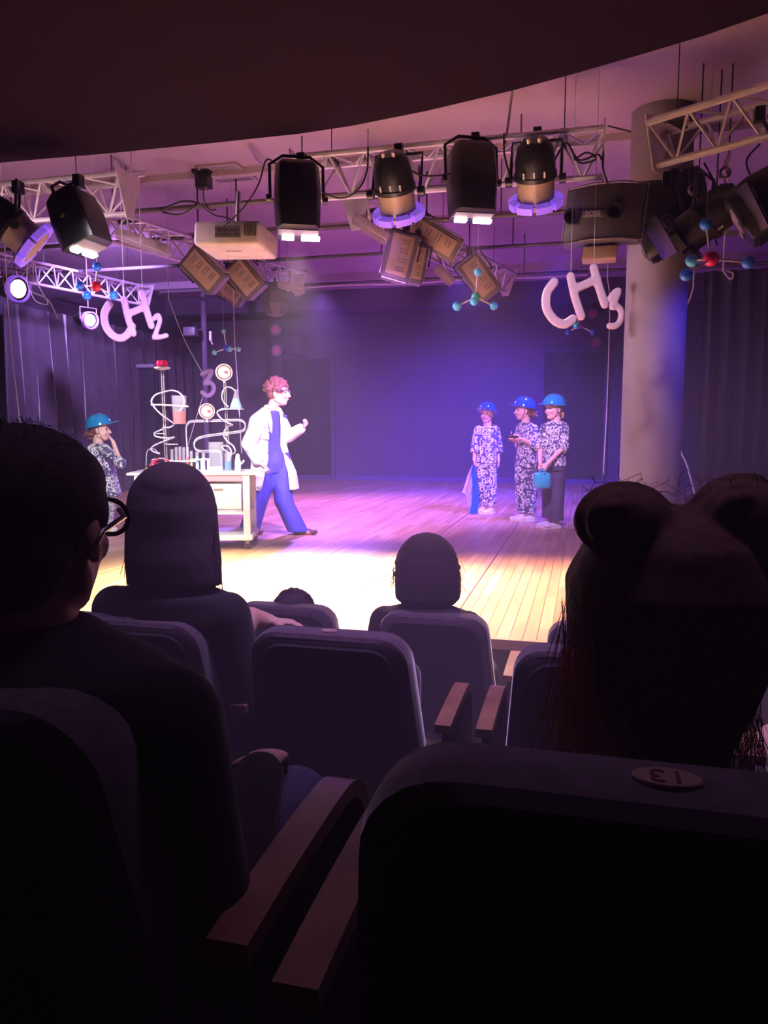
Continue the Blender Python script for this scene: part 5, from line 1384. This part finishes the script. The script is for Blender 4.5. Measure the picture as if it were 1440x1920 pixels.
# 5 girl with two hair buns, right
hD = .84; hc = P(1248, 1150, hD)
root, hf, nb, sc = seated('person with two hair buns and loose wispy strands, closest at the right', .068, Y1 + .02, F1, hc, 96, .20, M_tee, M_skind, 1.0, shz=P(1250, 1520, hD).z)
def fn(h):
    k = hD / FPX
    h.ell(P(1250, 1135, hD + .01), (188 * k, .150, 198 * k), (RT, FW, UP), 28, 20); h.ell(P(1250, 1050, hD - .01), (140 * k, .12, 105 * k), (RT, FW, UP), 28, 20)
    h.sect([(P(1250, 1000, hD), RT * 130 * k, FW * .12), (P(1250, 1090, hD), RT * 186 * k, FW * .145), (P(1250, 1200, hD), RT * 184 * k, FW * .135), (P(1250, 1310, hD - .01), RT * 150 * k, FW * .095), (P(1255, 1380, hD - .02), RT * 112 * k, FW * .07), (P(1260, 1440, hD - .02), RT * 98 * k, FW * .055)])
    random.seed(31)
    for cx_, cy_, rx, ry in ((1166, 978, 98, 76), (1390, 972, 102, 80)):
        h.ell(P(cx_, cy_, hD - .03), (rx * k * .88, .06, ry * k * .88), (RT, FW, UP), 24, 16)
        pts = []
        for i in range(46):
            t = i / 45; a = t * 5.2 * PI + cx_; rr_ = .35 + .6 * t
            pts.append(P(cx_ + rx * rr_ * math.cos(a), cy_ + ry * rr_ * math.sin(a), hD - .075 + .07 * t * t))
        h.tube(pts, .0085, 8)
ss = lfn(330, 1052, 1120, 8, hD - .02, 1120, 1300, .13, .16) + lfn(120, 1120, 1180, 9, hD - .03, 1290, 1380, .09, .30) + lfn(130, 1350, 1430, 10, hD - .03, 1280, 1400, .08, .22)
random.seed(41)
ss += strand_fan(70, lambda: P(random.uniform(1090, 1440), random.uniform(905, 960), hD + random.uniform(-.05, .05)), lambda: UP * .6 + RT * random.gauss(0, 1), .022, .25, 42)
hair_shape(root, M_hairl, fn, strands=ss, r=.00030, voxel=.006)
# neighbour at the right edge: a raised hand and arm
hD = 2.05; hc = P(1640, 1030, hD); NX = hc.x; NY = Y2; NF = F2
root = person_root('person', V((NX, NY + .3, NF)), 'person at the right edge, only a raised pale arm showing')
b = MB(); head_prims(b, hc, uv(95), (0, 0, 1), 1.0, hc - UP * .2 + V((0, -.02, 0)))
R = V((1, 0, 0)); F = V((0, 1, 0)); s0 = hc - UP * .28
b.sect([(s0 + UP * .05, R * .10, F * .07), (s0, R * .18, F * .09), (s0 - UP * .25, R * .15, F * .10), (V((hc.x, NY + .28, NF + .5)), R * .16, F * .12)])
wr = P(1452, 1095, hD + .06); b.chain([s0 - R * .17, P(1466, 1240, hD + .05), wr], [.05, .038, .026])
hand_prims(b, wr, UP - RT * .10, RT, -FW, .8, .9)
b.chain([s0 + R * .17, s0 + R * .2 - UP * .28, s0 + R * .1 + F * .25 - UP * .33], [.05, .038, .026]); hand_prims(b, s0 + R * .1 + F * .25 - UP * .33, F, -UP, -R, .5, .9)
for sx in (-1, 1): b.chain([V((hc.x + .09 * sx, NY + .28, NF + .5)), V((hc.x + .12 * sx, NY + .72, NF + .5)), V((hc.x + .12 * sx, NY + .74, NF + .06))], [.08, .06, .04])
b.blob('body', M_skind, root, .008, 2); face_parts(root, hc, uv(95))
t = MB(); t.chain([s0 - R * .16, P(1466, 1240, hD + .05)], [.075, .060]); t.cap(s0 + R * .17 - UP * .01, .072, s0 + R * .2 - UP * .28, .058)
t.sect([(s0 + UP * .065, R * .085, F * .085), (s0 + UP * .02, R * .17, F * .11), (s0 - UP * .03, R * .21, F * .125), (s0 - UP * .25, R * .17, F * .12), (V((hc.x, NY + .28, NF + .52)), R * .18, F * .14)])
t.blob('shirt', M_tee, root, .012, 3)
h = MB(); h.ell(hc + UP * .03 - F * .02, (.09, .10, .10)); h.blob('hair', M_hairk, root, .01, 2)
make_seat(.79, Y2, F2, 'second row seat at the right edge, mostly hidden by the hair buns', grp, None, False)

# ------------------------------------------------------------------ thin stage haze; denser veil low over the seats is added to imitate glare
nt = scene.world.node_tree
vs = nt.nodes.new('ShaderNodeVolumeScatter'); vs.inputs['Color'].default_value = (.9, .72, 1, 1); vs.inputs['Anisotropy'].default_value = .1
ge = nt.nodes.new('ShaderNodeNewGeometry'); sx = nt.nodes.new('ShaderNodeSeparateXYZ'); nt.links.new(ge.outputs['Position'], sx.inputs[0])
def ramp(sock, a, b, lo, hi):
    m = nt.nodes.new('ShaderNodeMapRange'); m.inputs['From Min'].default_value = a; m.inputs['From Max'].default_value = b
    m.inputs['To Min'].default_value = lo; m.inputs['To Max'].default_value = hi; nt.links.new(sock, m.inputs[0]); return m.outputs[0]
ry = ramp(sx.outputs['Y'], 3.3, 4.3, 1, 0); rz = ramp(sx.outputs['Z'], 1.2, 1.6, 1, 0)
m1 = nt.nodes.new('ShaderNodeMath'); m1.operation = 'MULTIPLY'; nt.links.new(ry, m1.inputs[0]); nt.links.new(rz, m1.inputs[1])
m2 = nt.nodes.new('ShaderNodeMath'); m2.operation = 'MULTIPLY_ADD'; nt.links.new(m1.outputs[0], m2.inputs[0]); m2.inputs[1].default_value = .10; nt.links.new(ramp(sx.outputs['Y'], 4.2, 6.2, 0, .0022), m2.inputs[2])
nt.links.new(m2.outputs[0], vs.inputs['Density'])
nt.links.new(vs.outputs[0], nt.nodes['World Output'].inputs['Volume'])
